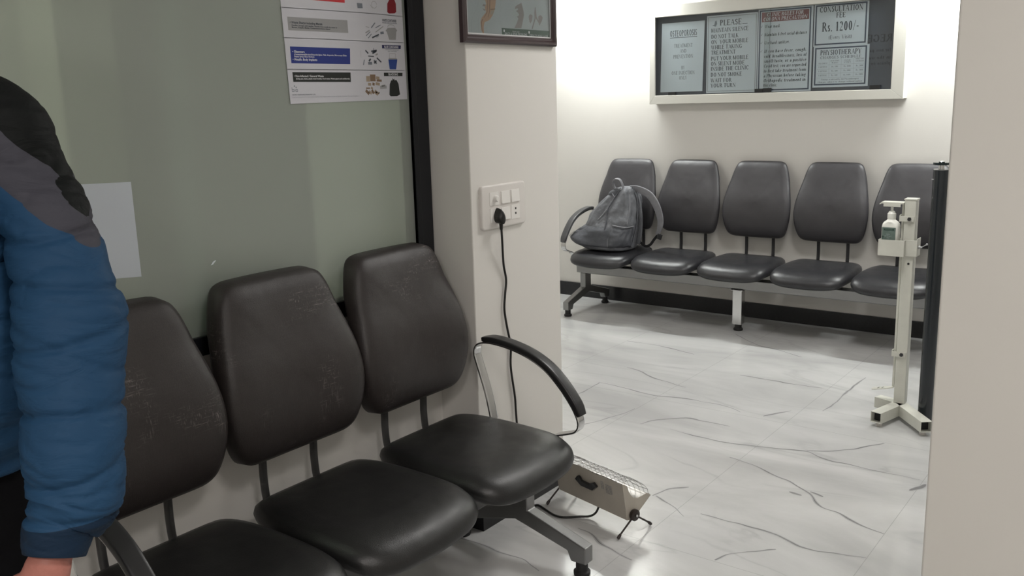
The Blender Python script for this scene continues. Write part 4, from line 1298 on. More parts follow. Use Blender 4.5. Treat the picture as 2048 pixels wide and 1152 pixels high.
sans(b, 'Know your', OC, UC, VC, 0.005, 2.729, 1.8350, 0.042)
sans(b, 'HEALTH AND CARE', OC, UC, VC, 0.006, 2.832, 1.8260, 0.120)
sans(b, 'For further information consult your orthopaedic surgeon', OC, UC, VC, 0.004, 2.684, 1.8125, 0.150, bold=0)
b.mat('offset_white')
for yy in (2.679, 2.830):
    b.add([WC((yy + 0.004 * cos(a), 1.838 + 0.005 * sin(a)), 0.0008) for a in [i * pi / 5 for i in range(10)]], [tuple(range(10))])
b.mat('border_soft')
for k in range(7):
    sans(b, ['lumbar vertebra', 'nerve root', 'intervertebral disc', 'spinal cord', 'sacrum', 'coccyx', 'ligament'][k], OC, UC, VC, 0.0042, 2.690, 1.93 - 0.010 * k, None, bold=0)
ch(b).build('printed_figures', CH, smooth=0)
ch(MB().mat('glass').box(XP + 0.0075, XP + 0.0095, y0 + 0.03, y1 - 0.03, z0 + 0.03, z1 - 0.03)).build('glass_pane', CH, smooth=0)

# ================================================================== SWITCHBOARD
SB = thing('switchboard', 'white modular wall switch and socket plate on the pillar face', 'switch', (XP, 2.656, 1.218))
b = MB().mat('white_plastic')
out = chaikin([(-0.132, -0.080), (0.132, -0.080), (0.132, 0.080), (-0.132, 0.080)], 1)
out = []
for cx_, cz_, a0 in ((0.118, -0.066, -90), (0.118, 0.066, 0), (-0.118, 0.066, 90), (-0.118, -0.066, 180)):
    for k in range(6):
        a = radians(a0 + 18 * k)
        out.append((cx_ + 0.014 * cos(a), cz_ + 0.014 * sin(a)))
b.rings([[(h, y * s, z * s2) for y, z in out] for h, s, s2 in ((0.0, 1, 1), (0.008, 1, 1), (0.011, 0.985, 0.975), (0.012, 0.95, 0.93))])
b.build('plate', SB, smooth=50)
for r_, zc in ((0, 0.030), (1, -0.030)):
    for c_, yc in enumerate((-0.060, 0.006, 0.066)):
        if (r_, c_) == (0, 0):
            q = MB().mat('white_plastic2').box(0.011, 0.0135, yc - 0.026, yc + 0.026, zc - 0.024, zc + 0.024)
            o = q.build('dimmer', SB, smooth=0)
            MB().mat('white_plastic2').lathe([(0.001, 0.0), (0.012, 0.0), (0.011, 0.010), (0.009, 0.012), (0.001, 0.012)], (0.0135, yc + 0.006, zc), 20, 'x').build('knob', o)
        elif (r_, c_) == (1, 0):
            q = MB().mat('white_plastic2').box(0.011, 0.0135, yc - 0.026, yc + 0.026, zc - 0.026, zc + 0.026)
            q.build('power_socket', SB, smooth=0)
        elif (r_, c_) == (1, 2):
            q = MB().mat('white_plastic2').box(0.011, 0.0135, yc - 0.026, yc + 0.026, zc - 0.026, zc + 0.026)
            o = q.build('two_pin_socket', SB, smooth=0)
            h = MB().mat('rubber')
            for zz in (0.012, -0.006):
                h.box(0.0132, 0.0139, yc - 0.003, yc + 0.004, zc + zz - 0.004, zc + zz + 0.004)
            h.build('pin_hole', o, smooth=0)
        else:
            q = MB().mat('white_plastic2').add([(0.0115, yc - 0.025, zc - 0.023), (0.0115, yc + 0.025, zc - 0.023), (0.0115, yc + 0.025, zc + 0.023), (0.0115, yc - 0.025, zc + 0.023),
                                                (0.0170, yc - 0.024, zc - 0.022), (0.0170, yc + 0.024, zc - 0.022), (0.0135, yc + 0.024, zc + 0.022), (0.0135, yc - 0.024, zc + 0.022)],
                                               [(4, 5, 6, 7), (0, 1, 5, 4), (1, 2, 6, 5), (2, 3, 7, 6), (3, 0, 4, 7)])
            q.build('rocker_switch', SB, smooth=0)

# ================================================================== QUARTZ HEATER
HC = Vector((-1.765, 2.823, 0))
ha = radians(-14)
H = thing('room_heater', 'cream quartz room heater on splayed legs on the floor behind the foreground bench', 'heater', HC, ha)
A_, B_, C_, D_ = (-0.0545, 0.206), (-0.031, 0.056), (0.034, 0.072), (0.098, 0.118)
b = MB().mat('cream_metal')
u0, u1 = -0.185, 0.187
shell = [A_, B_, (0.003, 0.048), C_, D_]
inner = [(D_[0] - 0.004, D_[1] + 0.003), (C_[0] - 0.003, C_[1] + 0.004), (0.003, 0.052), (B_[0] + 0.004, B_[1] + 0.003), (A_[0] + 0.004, A_[1] - 0.002)]
b.rings([[(u, v, z) for v, z in shell + inner] for u in (u0, u1)])
hb = b.build('housing', H, smooth=0)
for s, ux in ((-1, u0), (1, u1)):
    e = MB().mat('cream_metal')
    cut = []
    for k in range(7):
        t = k / 6
        bx = Vector(A_).lerp(Vector(D_), 0.16 + 0.68 * t)
        dn = Vector((-0.51, -0.86)) * (0.032 * sin(pi * t))
        cut.append((bx.x + dn.x, bx.y + dn.y))
    pl = [A_] + cut + [D_, C_, (0.003, 0.048), B_]
    e.prism([(ux, v, z) for v, z in pl], (0.0025 * s, 0, 0))
    e.build('end_cap', H, smooth=0)
r = MB().mat('reflector')
rp = []
for k in range(11):
    t = k / 10
    bx = Vector(A_).lerp(Vector(D_), 0.05 + 0.9 * t)
    dn = Vector((-0.51, -0.86)) * (0.060 * sin(pi * t) ** 0.8)
    rp.append((bx.x + dn.x, bx.y + dn.y))
r.rings([[(u, v, z) for v, z in rp] for u in (u0 + 0.002, u1 - 0.002)], close=False, cap=False)
r.build('reflector', H, smooth=60)
for v, z in ((0.002, 0.130), (0.030, 0.113)):
    MB().mat('ceramic').sweep([(u0 + 0.004, v, z), (u1 - 0.004, v, z)], 0.006, n=12).build('heating_rod', H)
g = MB().mat('chrome')
for k in range(15):
    u = u0 + 0.006 + (u1 - u0 - 0.012) * k / 14
    pts = []
    for q in range(9):
        t = q / 8
        bx = Vector(A_).lerp(Vector(D_), t)
        up = Vector((0.51, 0.86)) * (0.030 * sin(pi * t) ** 0.7)
        pts.append((u + 0.004 * sin(q * 1.1 + k), bx.x + up.x, bx.y + up.y))
    g.sweep(pts, 0.0010, n=5)
for t in (0.0, 0.12, 0.3, 0.5, 0.7, 0.88, 1.0):
    bx = Vector(A_).lerp(Vector(D_), t)
    up = Vector((0.51, 0.86)) * (0.030 * sin(pi * t) ** 0.7 if 0 < t < 1 else 0.0)
    g.sweep([(u0 + 0.003 + (u1 - u0 - 0.006) * q / 8, bx.x + up.x, bx.y + up.y + 0.002 * sin(q * 2.2 + t * 9)) for q in range(9)], 0.0013, n=5)
g.build('wire_grille', H, smooth=60)


def on_panel(u, z, lift=0.0):
    t = (z - B_[1]) / (A_[1] - B_[1])
    return Vector((u, B_[0] + (A_[0] - B_[0]) * t - lift, z - lift * 0.15))


b = MB().mat('arm_plastic')
hp = [(-0.062, 0.150), (-0.046, 0.168), (-0.036, 0.163), (-0.030, 0.152), (0.016, 0.150), (0.024, 0.158), (0.040, 0.166), (0.056, 0.152), (0.030, 0.129), (-0.032, 0.129)]
b.prism([on_panel(u, z, 0.001) for u, z in hp], (0, -0.014, 0))
bevel(b.build('handle', H, smooth=0), 0.002)
b = MB().mat('ink_soft')
for k in range(6):
    sans(b, ['ROOM HEATER', '230V AC 50Hz', '800W 1200W', 'MADE IN INDIA', 'DO NOT COVER', 'CAUTION HOT'][k], on_panel(0, 0.172, 0.0012), Vector((1, 0, 0)), Vector((0, -0.155, 0.988)).normalized(), 0.0042, 0.096, 0.0 - 0.0065 * k, 0.034, 'l')
for i in range(2):
    for j in range(5):
        sans(b, 'II', on_panel(0, 0.178, 0.0012), Vector((1, 0, 0)), Vector((0, -0.155, 0.988)).normalized(), 0.0040, 0.072 + 0.009 * i, -0.007 * j, 0.006, 'l')
b.build('rating_print', H, smooth=0)
for s, u in ((-1, u0 - 0.012), (1, u1 + 0.012)):
    k = MB().mat('brown_plastic').lathe([(0.001, -0.008), (0.020, -0.008), (0.022, -0.005), (0.022, 0.006), (0.018, 0.009), (0.006, 0.009), (0.006, 0.012), (0.001, 0.012)], (u, 0.0, 0.071), 24, 'x')
    ko = k.build('leg_joint', H, smooth=40)
    MB().mat('silver_edge').lathe([(0.001, 0.0), (0.005, 0.0), (0.004, 0.003), (0.001, 0.003)], (u + (0.012 if s > 0 else -0.011), 0, 0.071), 12, 'x').build('screw', ko)
    for v in (-0.089, 0.089):
        l = MB().mat('brown_plastic').sweep([(u, 0.0, 0.071), (u, v * 0.86, 0.017)], 0.0036, n=10)
        l.sweep([(u, v * 0.84, 0.018), (u, v * 0.92, 0.012), (u, v, 0.0055)], [0.0050, 0.0064, 0.0056], n=12)
        l.build('leg', H, smooth=50)
# its mains lead : from the plug in the switchboard down the pillar, across the floor and up into the housing
Hinv = (Matrix.Translation(HC) @ Matrix.Rotation(ha, 4, 'Z')).inverted()
lead = [(XP + 0.030, 2.610, 1.150), (XP + 0.026, 2.618, 1.090), (XP + 0.012, 2.640, 1.00), (XP + 0.008, 2.658, 0.937), (XP + 0.008, 2.648, 0.880), (XP + 0.008, 2.642, 0.824), (XP + 0.009, 2.655, 0.75), (XP + 0.008, 2.674, 0.68), (XP + 0.008, 2.670, 0.61), (XP + 0.008, 2.676, 0.555),
        (XP + 0.009, 2.690, 0.47), (XP + 0.010, 2.693, 0.398), (XP + 0.015, 2.700, 0.25), (XP + 0.020, 2.705, 0.10), (XP + 0.035, 2.740, 0.012), (-2.000, 2.757, 0.006), (-1.963, 2.744, 0.006), (-1.899, 2.720, 0.006), (-1.857, 2.724, 0.006), (-1.810, 2.762, 0.006), (-1.775, 2.782, 0.009), (-1.755, 2.798, 0.024), (-1.745, 2.808, 0.056)]
b = MB().mat('cord')
b.sweep([Hinv @ p for p in catmull(lead, 5)], 0.0042, n=10)
co = b.build('power_cord', H, smooth=60)
b = MB().mat('cord')
pb = []
for x_, ry_, zc_, rz_ in ((XP + 0.0140, 0.019, 1.186, 0.028), (XP + 0.022, 0.020, 1.185, 0.028), (XP + 0.034, 0.018, 1.182, 0.027), (XP + 0.044, 0.012, 1.178, 0.022), (XP + 0.047, 0.006, 1.176, 0.014)):
    ring = []
    for k in range(20):
        a = 2 * pi * k / 20
        wd = ry_ * (1.0 - 0.42 * max(0, sin(a)) + 0.12 * max(0, -sin(a)) * (1 if sin(a) > -0.85 else 0.3))
        ring.append(Hinv @ Vector((x_, 2.608 + wd * cos(a), zc_ + rz_ * sin(a))))
    pb.append(ring)
b.rings(pb)
b.sweep([Hinv @ Vector((XP + 0.030, 2.609, 1.165)), Hinv @ Vector((XP + 0.030, 2.610, 1.135))], [0.008, 0.0055], n=12)
b.build('plug', co, smooth=50)

# ================================================================== HAND SANITISER STAND
SX, SY = -1.098, 4.586
S = thing('sanitizer_stand', 'off-white steel pedal stand for hand sanitizer on a three-footed base beside the black post', 'stand', (SX, SY, 0))
b = MB().mat('white_metal').box(-0.026, 0.026, -0.026, 0.026, 0.075, 1.078)
bevel(b.build('post', S, smooth=0), 0.003)
bevel(MB().mat('white_metal').box(-0.029, 0.029, -0.028, 0.028, 1.078, 1.086).build('post_cap', S, smooth=0), 0.002)
b = MB().mat('rubber').lathe([(0.001, -0.0015), (0.0055, -0.0015), (0.0055, 0.001), (0.001, 0.001)], (0.006, -0.026, 0.775), 14, 'y')
tag(b.build('bolt_hole', S), 'black hole in the front of the post')
for e in ((-0.055, -0.215), (0.175, -0.222), (-0.118, 0.040)):
    d = Vector((e[0], e[1], 0))
    dn = d.normalized()
    t = MB().mat('white_metal')
    # an open square tube
    sN = Vector((-dn.y, dn.x, 0))
    st_, en = dn * 0.0, d
    def sq(p, h):
        return [p + sN * (i * h) + Vector((0, 0, j * h)) for i, j in ((-1, -1), (1, -1), (1, 1), (-1, 1))]
    zc = Vector((0, 0, 0.048))
    t.rings([sq(st_ + zc, 0.027), sq(en + zc, 0.027), sq(en + zc, 0.0235), sq(en - dn * 0.05 + zc, 0.0235)], cap=True)
    fo = bevel(t.build('base_tube', S, smooth=0), 0.0015)
    MB().mat('rubber').add(sq(en - dn * 0.03 + zc, 0.0234), [(0, 1, 2, 3)]).build('tube_hollow', fo, smooth=0)
    q = en - dn * 0.035
    MB().mat('white_plastic').lathe([(0.001, 0), (0.013, 0), (0.015, 0.018), (0.015, 0.0215), (0.001, 0.0215)], (q.x, q.y, 0), 16).build('foot', fo)
# push rod with its guides, lever plate at the top and pedal at the bottom
b = MB().mat('white_metal').box(-0.040, -0.030, -0.014, -0.004, 0.15, 1.062)
rod = bevel(b.build('push_rod', S, smooth=0), 0.001)
b = MB().mat('white_metal')
b.box(-0.128, -0.026, -0.0445, 0.014, 1.060, 1.068)
b.rings([[(-0.128 + 0.0, -0.030, 1.060), (-0.128, 0.014, 1.060), (-0.128, 0.014, 1.068), (-0.128, -0.030, 1.068)], [(-0.142, -0.024, 1.052), (-0.142, 0.008, 1.052), (-0.142, 0.008, 1.057), (-0.142, -0.024, 1.057)]])
b.box(-0.118, -0.040, -0.0445, -0.042, 1.046, 1.062)
bevel(b.build('lever_plate', S, smooth=0), 0.0015)
b = MB().mat('white_metal')
pp = [(-0.030, -0.030), (-0.060, -0.040), (-0.115, -0.046), (-0.128, -0.040), (-0.132, -0.022), (-0.120, -0.006), (-0.060, -0.000), (-0.030, -0.004)]
b.prism([(x, y, 0.150 + (x + 0.03) * 0.22) for x, y in pp], (0, 0, 0.004))
pe = b.build('pedal', S, smooth=0)
h = MB().mat('dark_steel')
for x in (-0.085, -0.105):
    h.add([(x, -0.034, 0.1545 + (x + 0.03) * 0.22), (x + 0.006, -0.034, 0.1545 + (x + 0.036) * 0.22), (x + 0.010, -0.012, 0.1545 + (x + 0.04) * 0.22), (x + 0.004, -0.012, 0.1545 + (x + 0.034) * 0.22)], [(0, 1, 2, 3)])
h.build('pedal_slot', pe, smooth=0)
for z in (0.990, 0.325):
    g = MB().mat('white_metal').box(-0.046, 0.020, -0.032, -0.0275, z - 0.013, z + 0.013).box(-0.046, -0.042, -0.030, 0.0, z - 0.015, z + 0.018)
    go = bevel(g.build('rod_guide', S, smooth=0), 0.001)
    MB().mat('dark_steel').lathe([(0.001, -0.007), (0.0085, -0.007), (0.0095, -0.004), (0.0095, 0.0), (0.001, 0.0)], (0.000, -0.032, z), 6, 'y').build('bolt', go, smooth=20)
# bottle tray
b = MB().mat('white_metal')
for bx in ((-0.128, -0.010, -0.064, -0.061, 0.812, 0.890), (-0.128, -0.125, -0.061, 0.020, 0.812, 0.890), (-0.128, -0.026, 0.018, 0.021, 0.812, 0.890), (-0.125, -0.010, -0.061, 0.018, 0.812, 0.816),
           (-0.010, 0.042, -0.034, -0.031, 0.812, 0.890), (-0.012, -0.009, -0.064, -0.031, 0.812, 0.890), (0.039, 0.042, -0.031, 0.030, 0.812, 0.898)):
    b.box(*bx)
bevel(b.build('bottle_tray', S, smooth=0), 0.0012)
b = MB().mat('silver_edge').lathe([(0.001, 0.0), (0.008, 0.0), (0.008, 0.007), (0.004, 0.009), (0.004, 0.016), (0.001, 0.016)], (0.042, -0.005, 0.855), 10, 'x')
b.sweep([(0.055, -0.005, 0.856), (0.066, -0.005, 0.862), (0.074, -0.005, 0.868)], [0.002, 0.0018, 0.003], n=8)
b.lathe([(0.001, -0.004), (0.005, -0.002), (0.005, 0.003), (0.001, 0.005)], (0.078, -0.005, 0.871), 8, 'x')
b.build('wing_screw', S, smooth=40)

# bottle standing in the tray
BX, BY, BZ = SX - 0.083, SY - 0.022, 0.8162
Bt = thing('sanitizer_bottle', 'white pump bottle of hand sanitizer with a grey-green label in the tray of the stand', 'bottle', (BX, BY, BZ))
b = MB().mat('bottle')
R = []
for z, sc in ((0.0, 0.92), (0.004, 1.0), (0.10, 1.0), (0.135, 1.0), (0.148, 0.93), (0.157, 0.78), (0.163, 0.55), (0.168, 0.46), (0.176, 0.44)):
    ring = []
    for k in range(32):
        a = 2 * pi * k / 32
        ca, sa = cos(a), sin(a)
        e = 0.55
        px = 0.0395 * abs(ca) ** e * (1 if ca > 0 else -1)
        py = 0.030 * abs(sa) ** e * (1 if sa > 0 else -1)
        if sc < 0.8:
            rr = 0.0400 * sc
            px, py = rr * ca, min(0.030, rr) * sa
        else:
            px, py = px * sc, py * sc
        ring.append((px, py, z))
    R.append(ring)
b.rings(R)
b.build('bottle_body', Bt, smooth=50)
b = MB().mat('bottle').lathe([(0.001, 0.170), (0.0185, 0.170), (0.0195, 0.173), (0.0195, 0.196), (0.015, 0.200), (0.013, 0.207), (0.006, 0.209), (0.006, 0.232), (0.009, 0.233), (0.009, 0.241), (0.001, 0.242)], (0, 0, 0), 24)
b.sweep([(0.0, 0, 0.236), (-0.020, -0.004, 0.237), (-0.030, -0.007, 0.233)], [0.006, 0.0045, 0.0035], n=10)
b.build('pump', Bt, smooth=40)
b = MB().mat('bottle_label').box(-0.033, 0.029, -0.0308, -0.0298, 0.066, 0.132)
lb = b.build('label', Bt, smooth=0)
b = MB().mat('dark_green').box(-0.025, 0.022, -0.0312, -0.0309, 0.117, 0.126)
b.lathe([(0.001, -0.0004), (0.005, -0.0004), (0.005, 0), (0.001, 0)], (-0.028, -0.0310, 0.086), 12, 'y')
b.mat('bottle_label')
sans(b, 'SANITIZER', Vector((-0.002, -0.0316, 0.1195)), Vector((1, 0, 0)), VZ, 0.0045, 0, 0, 0.034, 'c')
b.mat('paper')
for k in range(3):
    sans(b, ['Hand rub', 'Kills 99.9% germs', '500 ml'][k], Vector((-0.004, -0.0312, 0.098 - 0.009 * k)), Vector((1, 0, 0)), VZ, 0.0030, 0, 0, None, 'c', 0)
b.build('label_print', lb, smooth=0)

# ================================================================== BLACK POST
PXc, PYc = -0.9736, 4.560
Pp = thing('black_post', 'glossy round black post with a chrome and dark glass cap behind the sanitizer stand', 'post', (PXc, PYc, 0))
b = MB().mat('post_black').lathe([(0.001, 0.0), (0.034, 0.0), (0.034, 1.2236), (0.001, 1.2236)], (0, 0, 0), 40)
b.build('shaft', Pp, smooth=40)
MB().mat('silver_edge').box(-0.034, -0.024, -0.0225, -0.0205, 1.180, 1.184).build('scratch_mark', Pp, smooth=0)
MB().mat('acrylic').lathe([(0.014, 1.2236), (0.034, 1.2236), (0.034, 1.228), (0.014, 1.228)], (0, 0, 0), 32).build('clear_collar', Pp, smooth=40)
MB().mat('chrome').lathe([(0.001, 1.2236), (0.0135, 1.2236), (0.0135, 1.2475), (0.001, 1.2475)], (0, 0, 0), 24).build('spacer', Pp, smooth=40)
MB().mat('dark_glass').lathe([(0.001, 1.2475), (0.036, 1.2475), (0.036, 1.2585), (0.001, 1.2585)], (0, 0, 0), 32).build('glass_disc', Pp, smooth=40)
MB().mat('chrome').lathe([(0.001, 1.2585), (0.012, 1.2585), (0.014, 1.261), (0.012, 1.264), (0.006, 1.2655), (0.001, 1.2655)], (0, 0, 0), 24).build('cap_nut', Pp, smooth=40)

# ================================================================== BACKPACK
BPC = Vector((-3.50, 5.80, 0.4865))
BP = thing('backpack', 'slumped grey nylon backpack with a drooping shoulder strap on the leftmost far seat', 'bag', BPC)
BR = [  # z, x0, x1, y0, y1
    (0.4868, -3.62, -3.34, 5.70, 5.93), (0.495, -3.675, -3.31, 5.66, 5.96), (0.53, -3.745, -3.292, 5.64, 5.975), (0.575, -3.772, -3.282, 5.645, 5.98), (0.63, -3.722, -3.276, 5.66, 5.985), (0.70, -3.660, -3.272, 5.68, 5.985),
    (0.76, -3.622, -3.272, 5.70, 5.98), (0.82, -3.570, -3.276, 5.72, 5.975), (0.88, -3.505, -3.285, 5.745, 5.96), (0.925, -3.455, -3.310, 5.77, 5.94), (0.950, -3.425, -3.335, 5.80, 5.915)]


def bp_ring(z):
    for a, c in zip(BR, BR[1:]):
        if a[0] <= z <= c[0]:
            t = (z - a[0]) / (c[0] - a[0])
            return [a[i] * (1 - t) + c[i] * t for i in range(5)]
    return BR[-1] if z > BR[-1][0] else BR[0]


def bp(ang, z, off=0.0):
    """a point of the bag's skin; ang 0 = right side, -90 = front"""
    _, x0, x1, y0, y1 = bp_ring(z)
    ca, sa = cos(radians(ang)), sin(radians(ang))
    e = 0.72
    x = (x0 + x1) / 2 + ((x1 - x0) / 2 + off) * abs(ca) ** e * (1 if ca > 0 else -1)
    y = (y0 + y1) / 2 + ((y1 - y0) / 2 + off) * abs(sa) ** e * (1 if sa > 0 else -1)
    p = Vector((x, y, z))
    n = noise.noise(Vector((ang * 0.035, z * 9, 1.7))) * 0.020 + noise.noise(Vector((ang * 0.09, z * 22, 4.2))) * 0.009 - 0.006 * math.exp(-(noise.noise(Vector((ang * 0.05 + z * 6, z * 12, 7.7))) / 0.10) ** 2)
    n += 0.010 * sin(ang * 0.07 + z * 31) * max(0, 1 - abs(z - 0.62) / 0.16)
    k = min(1, (z - 0.487) / 0.05)
    d = Vector((ca, sa, 0)) * n * k
    return p + d - BPC


b = MB().mat('nylon')
zs = [0.4868, 0.4905, 0.495, 0.505, 0.515] + [0.53 + 0.42 * i / 34 for i in range(35)]
R = [[bp(a, z) for a in range(0, 360, 6)] for z in zs]
b.rings(R)
body = subsurf(b.build('bag_body', BP, smooth=80))


def patch(name, key, a0, a1, z0, z1, off, na=14, nz=12, parent=body, bulge=0.010, shape=None, label=None):
    mb = MB().mat(key)
    vs, fs = [], []
    for j in range(nz + 1):
        for i in range(na + 1):
            u, v = i / na, j / nz
            aa = a0 + (a1 - a0) * u
            zz = z0 + (z1 - z0) * v
            if shape:
                aa, zz = shape(u, v)
            o_ = off * min(1, 8 * min(u, 1 - u, v, 1 - v)) + bulge * sin(pi * u) * sin(pi * v) - 0.002
            o_ += 0.005 * noise.noise(Vector((aa * 0.12, zz * 30, 9)))
            vs.append(bp(aa, zz, o_))
    for j in range(nz):
        for i in range(na):
            a = j * (na + 1) + i
            fs.append((a, a + 1, a + na + 2, a + na + 1))
    mb.add(vs, fs)
    o = subsurf(mb.build(name, parent, smooth=80))
    if label:
        tag(o, label)
    return o


def piping(name, key, pts, r, parent=body, off=0.004):
    mb = MB().mat(key)
    mb.sweep(catmull([bp(a, z, off) for a, z in pts], 6), r, n=8)
    return mb.build(name, parent, smooth=60)


# the bag is seen obliquely: front compartment to the left, side panel to the right
patch('front_panel', 'nylon', 180, 262, 0.66, 0.92, 0.008, label='paler front panel of the bag')
patch('front_pocket', 'nylon_dark', 188, 289, 0.515, 0.665, 0.012, bulge=0.018)
patch('side_pocket', 'nylon_dark', 287, 352, 0.515, 0.665, 0.010, bulge=0.014, label='darker mesh pocket on the side')
piping('pocket_hem', 'nylon_light', [(286, 0.683), (300, 0.676), (320, 0.668), (345, 0.672)], 0.0045, off=0.012)
piping('zipper', 'nylon_dark', [(268, 0.93), (266, 0.86), (268, 0.78), (272, 0.70), (276, 0.64)], 0.0045, off=0.006)
piping('seam', 'nylon_light', [(322, 0.935), (324, 0.86), (322, 0.78), (320, 0.69)], 0.0028)
piping('seam', 'nylon_light', [(180, 0.90), (215, 0.915), (245, 0.905), (262, 0.88)], 0.0035, off=0.008)
piping('piping_edge', 'nylon_dark', [(352, 0.945), (356, 0.86), (357, 0.76), (357, 0.66), (355, 0.57), (350, 0.52)], 0.006, off=0.006)
b = MB().mat('print_silver')
for i, (a0, z0, a1, z1) in enumerate(((205, 0.645, 224, 0.650), (207, 0.615, 224, 0.618), (205, 0.612, 205.5, 0.585), (212, 0.612, 212.5, 0.585), (219, 0.612, 219.5, 0.585), (206, 0.582, 222, 0.584))):
    b.sweep(catmull([bp(a0, z0, 0.026), bp((a0 + a1) / 2, (z0 + z1) / 2, 0.0275), bp(a1, z1, 0.026)], 4), 0.0045, 0.0012, n=8)
tag(b.build('emblem', body, smooth=60), 'faded silver print on the front pocket')
piping('reflective_strip', 'print_silver', [(266, 0.79), (262, 0.75), (258, 0.715)], 0.0035, off=0.012)


def strap(name, key, pts, w, t, parent=BP, up=(0, 0, 1), label=None):
    mb = MB().mat(key)
    P = catmull([Vector(p) - BPC for p in pts], 7)
    mb.sweep(P, w, t, n=12, up=up, square=True)
    o = mb.build(name, parent, smooth=60)
    if label:
        tag(o, label)
    return o


strap('carry_handle', 'nylon_light', [(-3.435, 5.80, 0.925), (-3.455, 5.79, 0.970), (-3.440, 5.785, 1.005), (-3.405, 5.785, 1.008), (-3.385, 5.79, 0.985), (-3.372, 5.80, 0.935)], 0.014, 0.0025, up=(1, 0, 0.2))
sh = strap('shoulder_strap', 'nylon_light', [(-3.355, 5.86, 0.940), (-3.29, 5.87, 0.930), (-3.20, 5.86, 0.895), (-3.145, 5.85, 0.840), (-3.112, 5.85, 0.770), (-3.104, 5.86, 0.700), (-3.120, 5.87, 0.640), (-3.140, 5.88, 0.605)],
           [0.020, 0.026, 0.030] + [0.032] * 40, [0.005] * 60, up=(0, 1, 0.4)) if False else None
mb = MB().mat('nylon_light')
P = catmull([Vector(p) - BPC for p in [(-3.355, 5.86, 0.940), (-3.29, 5.87, 0.930), (-3.20, 5.86, 0.895), (-3.145, 5.85, 0.840), (-3.112, 5.85, 0.770), (-3.104, 5.86, 0.700), (-3.120, 5.87, 0.640), (-3.140, 5.88, 0.605)]], 7)
n_ = len(P)
mb.sweep(P, [0.016 + 0.016 * sin(pi * min(1, (i / n_) * 1.15)) for i in range(n_)], 0.006, n=14, up=(0, 1, 0.15), square=True)
sh = mb.build('shoulder_strap', BP, smooth=60)
bk = MB().mat('black_web').box(-0.018, 0.018, -0.008, 0.008, -0.020, 0.020, Matrix.Translation(Vector((-3.118, 5.872, 0.592)) - BPC) @ Matrix.Rotation(0.3, 4, 'Y'))
bevel(bk.build('buckle', sh, smooth=0), 0.004)
strap('webbing', 'black_web', [(-3.135, 5.88, 0.600), (-3.175, 5.90, 0.565), (-3.215, 5.91, 0.520), (-3.255, 5.91, 0.508), (-3.300, 5.90, 0.540)], 0.010, 0.0016, parent=sh, up=(0, 1, 0.2))
strap('shoulder_strap', 'nylon', [(-3.345, 5.90, 0.930), (-3.292, 5.86, 0.88), (-3.262, 5.84, 0.79), (-3.256, 5.84, 0.70), (-3.268, 5.85, 0.60), (-3.290, 5.86, 0.53)], 0.020, 0.006, up=(0, 1, 0), label='second shoulder strap hugging the side of the bag')
patch('top_flap', 'nylon_dark', 178, 262, 0.885, 0.945, 0.010, bulge=0.012)

# ================================================================== PERSON
PS = thing('person', 'standing person in a quilted blue jacket with grey band and black yoke, left arm hanging', 'person', (-1.6, 0.56, 0), math.atan2(0.6, 0.8))


def blob(mb, c, rx, ry, rz, n=20, m=12):
    R = []
    for j in range(m + 1):
        t = pi * j / m
        s = max(0.02, sin(t))
        R.append([(c[0] + rx * s * cos(2 * pi * k / n), c[1] + ry * s * sin(2 * pi * k / n), c[2] - rz * cos(t)) for k in range(n)])
    mb.rings(R)


bd = MB().mat('skin')
# trunk, neck, head
bd.rings([[(hw * cos(2 * pi * k / 32), off + hd * sin(2 * pi * k / 32), z) for k in range(32)] for z, hw, hd, off in
          ((0.90, 0.10, 0.06, 0), (0.95, 0.135, 0.085, 0), (1.05, 0.140, 0.095, 0), (1.2, 0.135, 0.10, 0), (1.35, 0.15, 0.11, 0), (1.48, 0.155, 0.115, 0.005), (1.56, 0.150, 0.10, 0.01), (1.61, 0.11, 0.075, 0.015), (1.65, 0.060, 0.060, 0.015), (1.72, 0.054, 0.056, 0.005), (1.80, 0.052, 0.055, 0.0))])
bd.rings([[(hw * cos(2 * pi * k / 32), off + hd * sin(2 * pi * k / 32), z) for k in range(32)] for z, hw, hd, off in
          ((1.735, 0.020, 0.020, -0.070), (1.742, 0.036, 0.040, -0.055), (1.76, 0.052, 0.066, -0.030), (1.79, 0.062, 0.082, -0.012), (1.83, 0.070, 0.092, 0.0), (1.865, 0.074, 0.096, 0.004), (1.90, 0.076, 0.098, 0.006), (1.93, 0.072, 0.092, 0.008), (1.955, 0.058, 0.074, 0.010), (1.97, 0.036, 0.046, 0.012), (1.976, 0.010, 0.012, 0.014))])
bd.sweep(catmull([(0, -0.086, 1.878), (0, -0.096, 1.855), (0, -0.107, 1.832), (0, -0.098, 1.820)], 4), [0.007, 0.0072, 0.0075, 0.008, 0.0085, 0.009, 0.0097, 0.0103, 0.011, 0.0112, 0.011, 0.010, 0.008], n=14)
for s in (-1, 1):
    blob(bd, (s * 0.010, -0.094, 1.826), 0.008, 0.008, 0.006)
blob(bd, (0, -0.0805, 1.795), 0.022, 0.010, 0.0052)
blob(bd, (0, -0.0775, 1.785), 0.018, 0.011, 0.0055)
blob(bd, (0, -0.083, 1.884), 0.050, 0.012, 0.008)
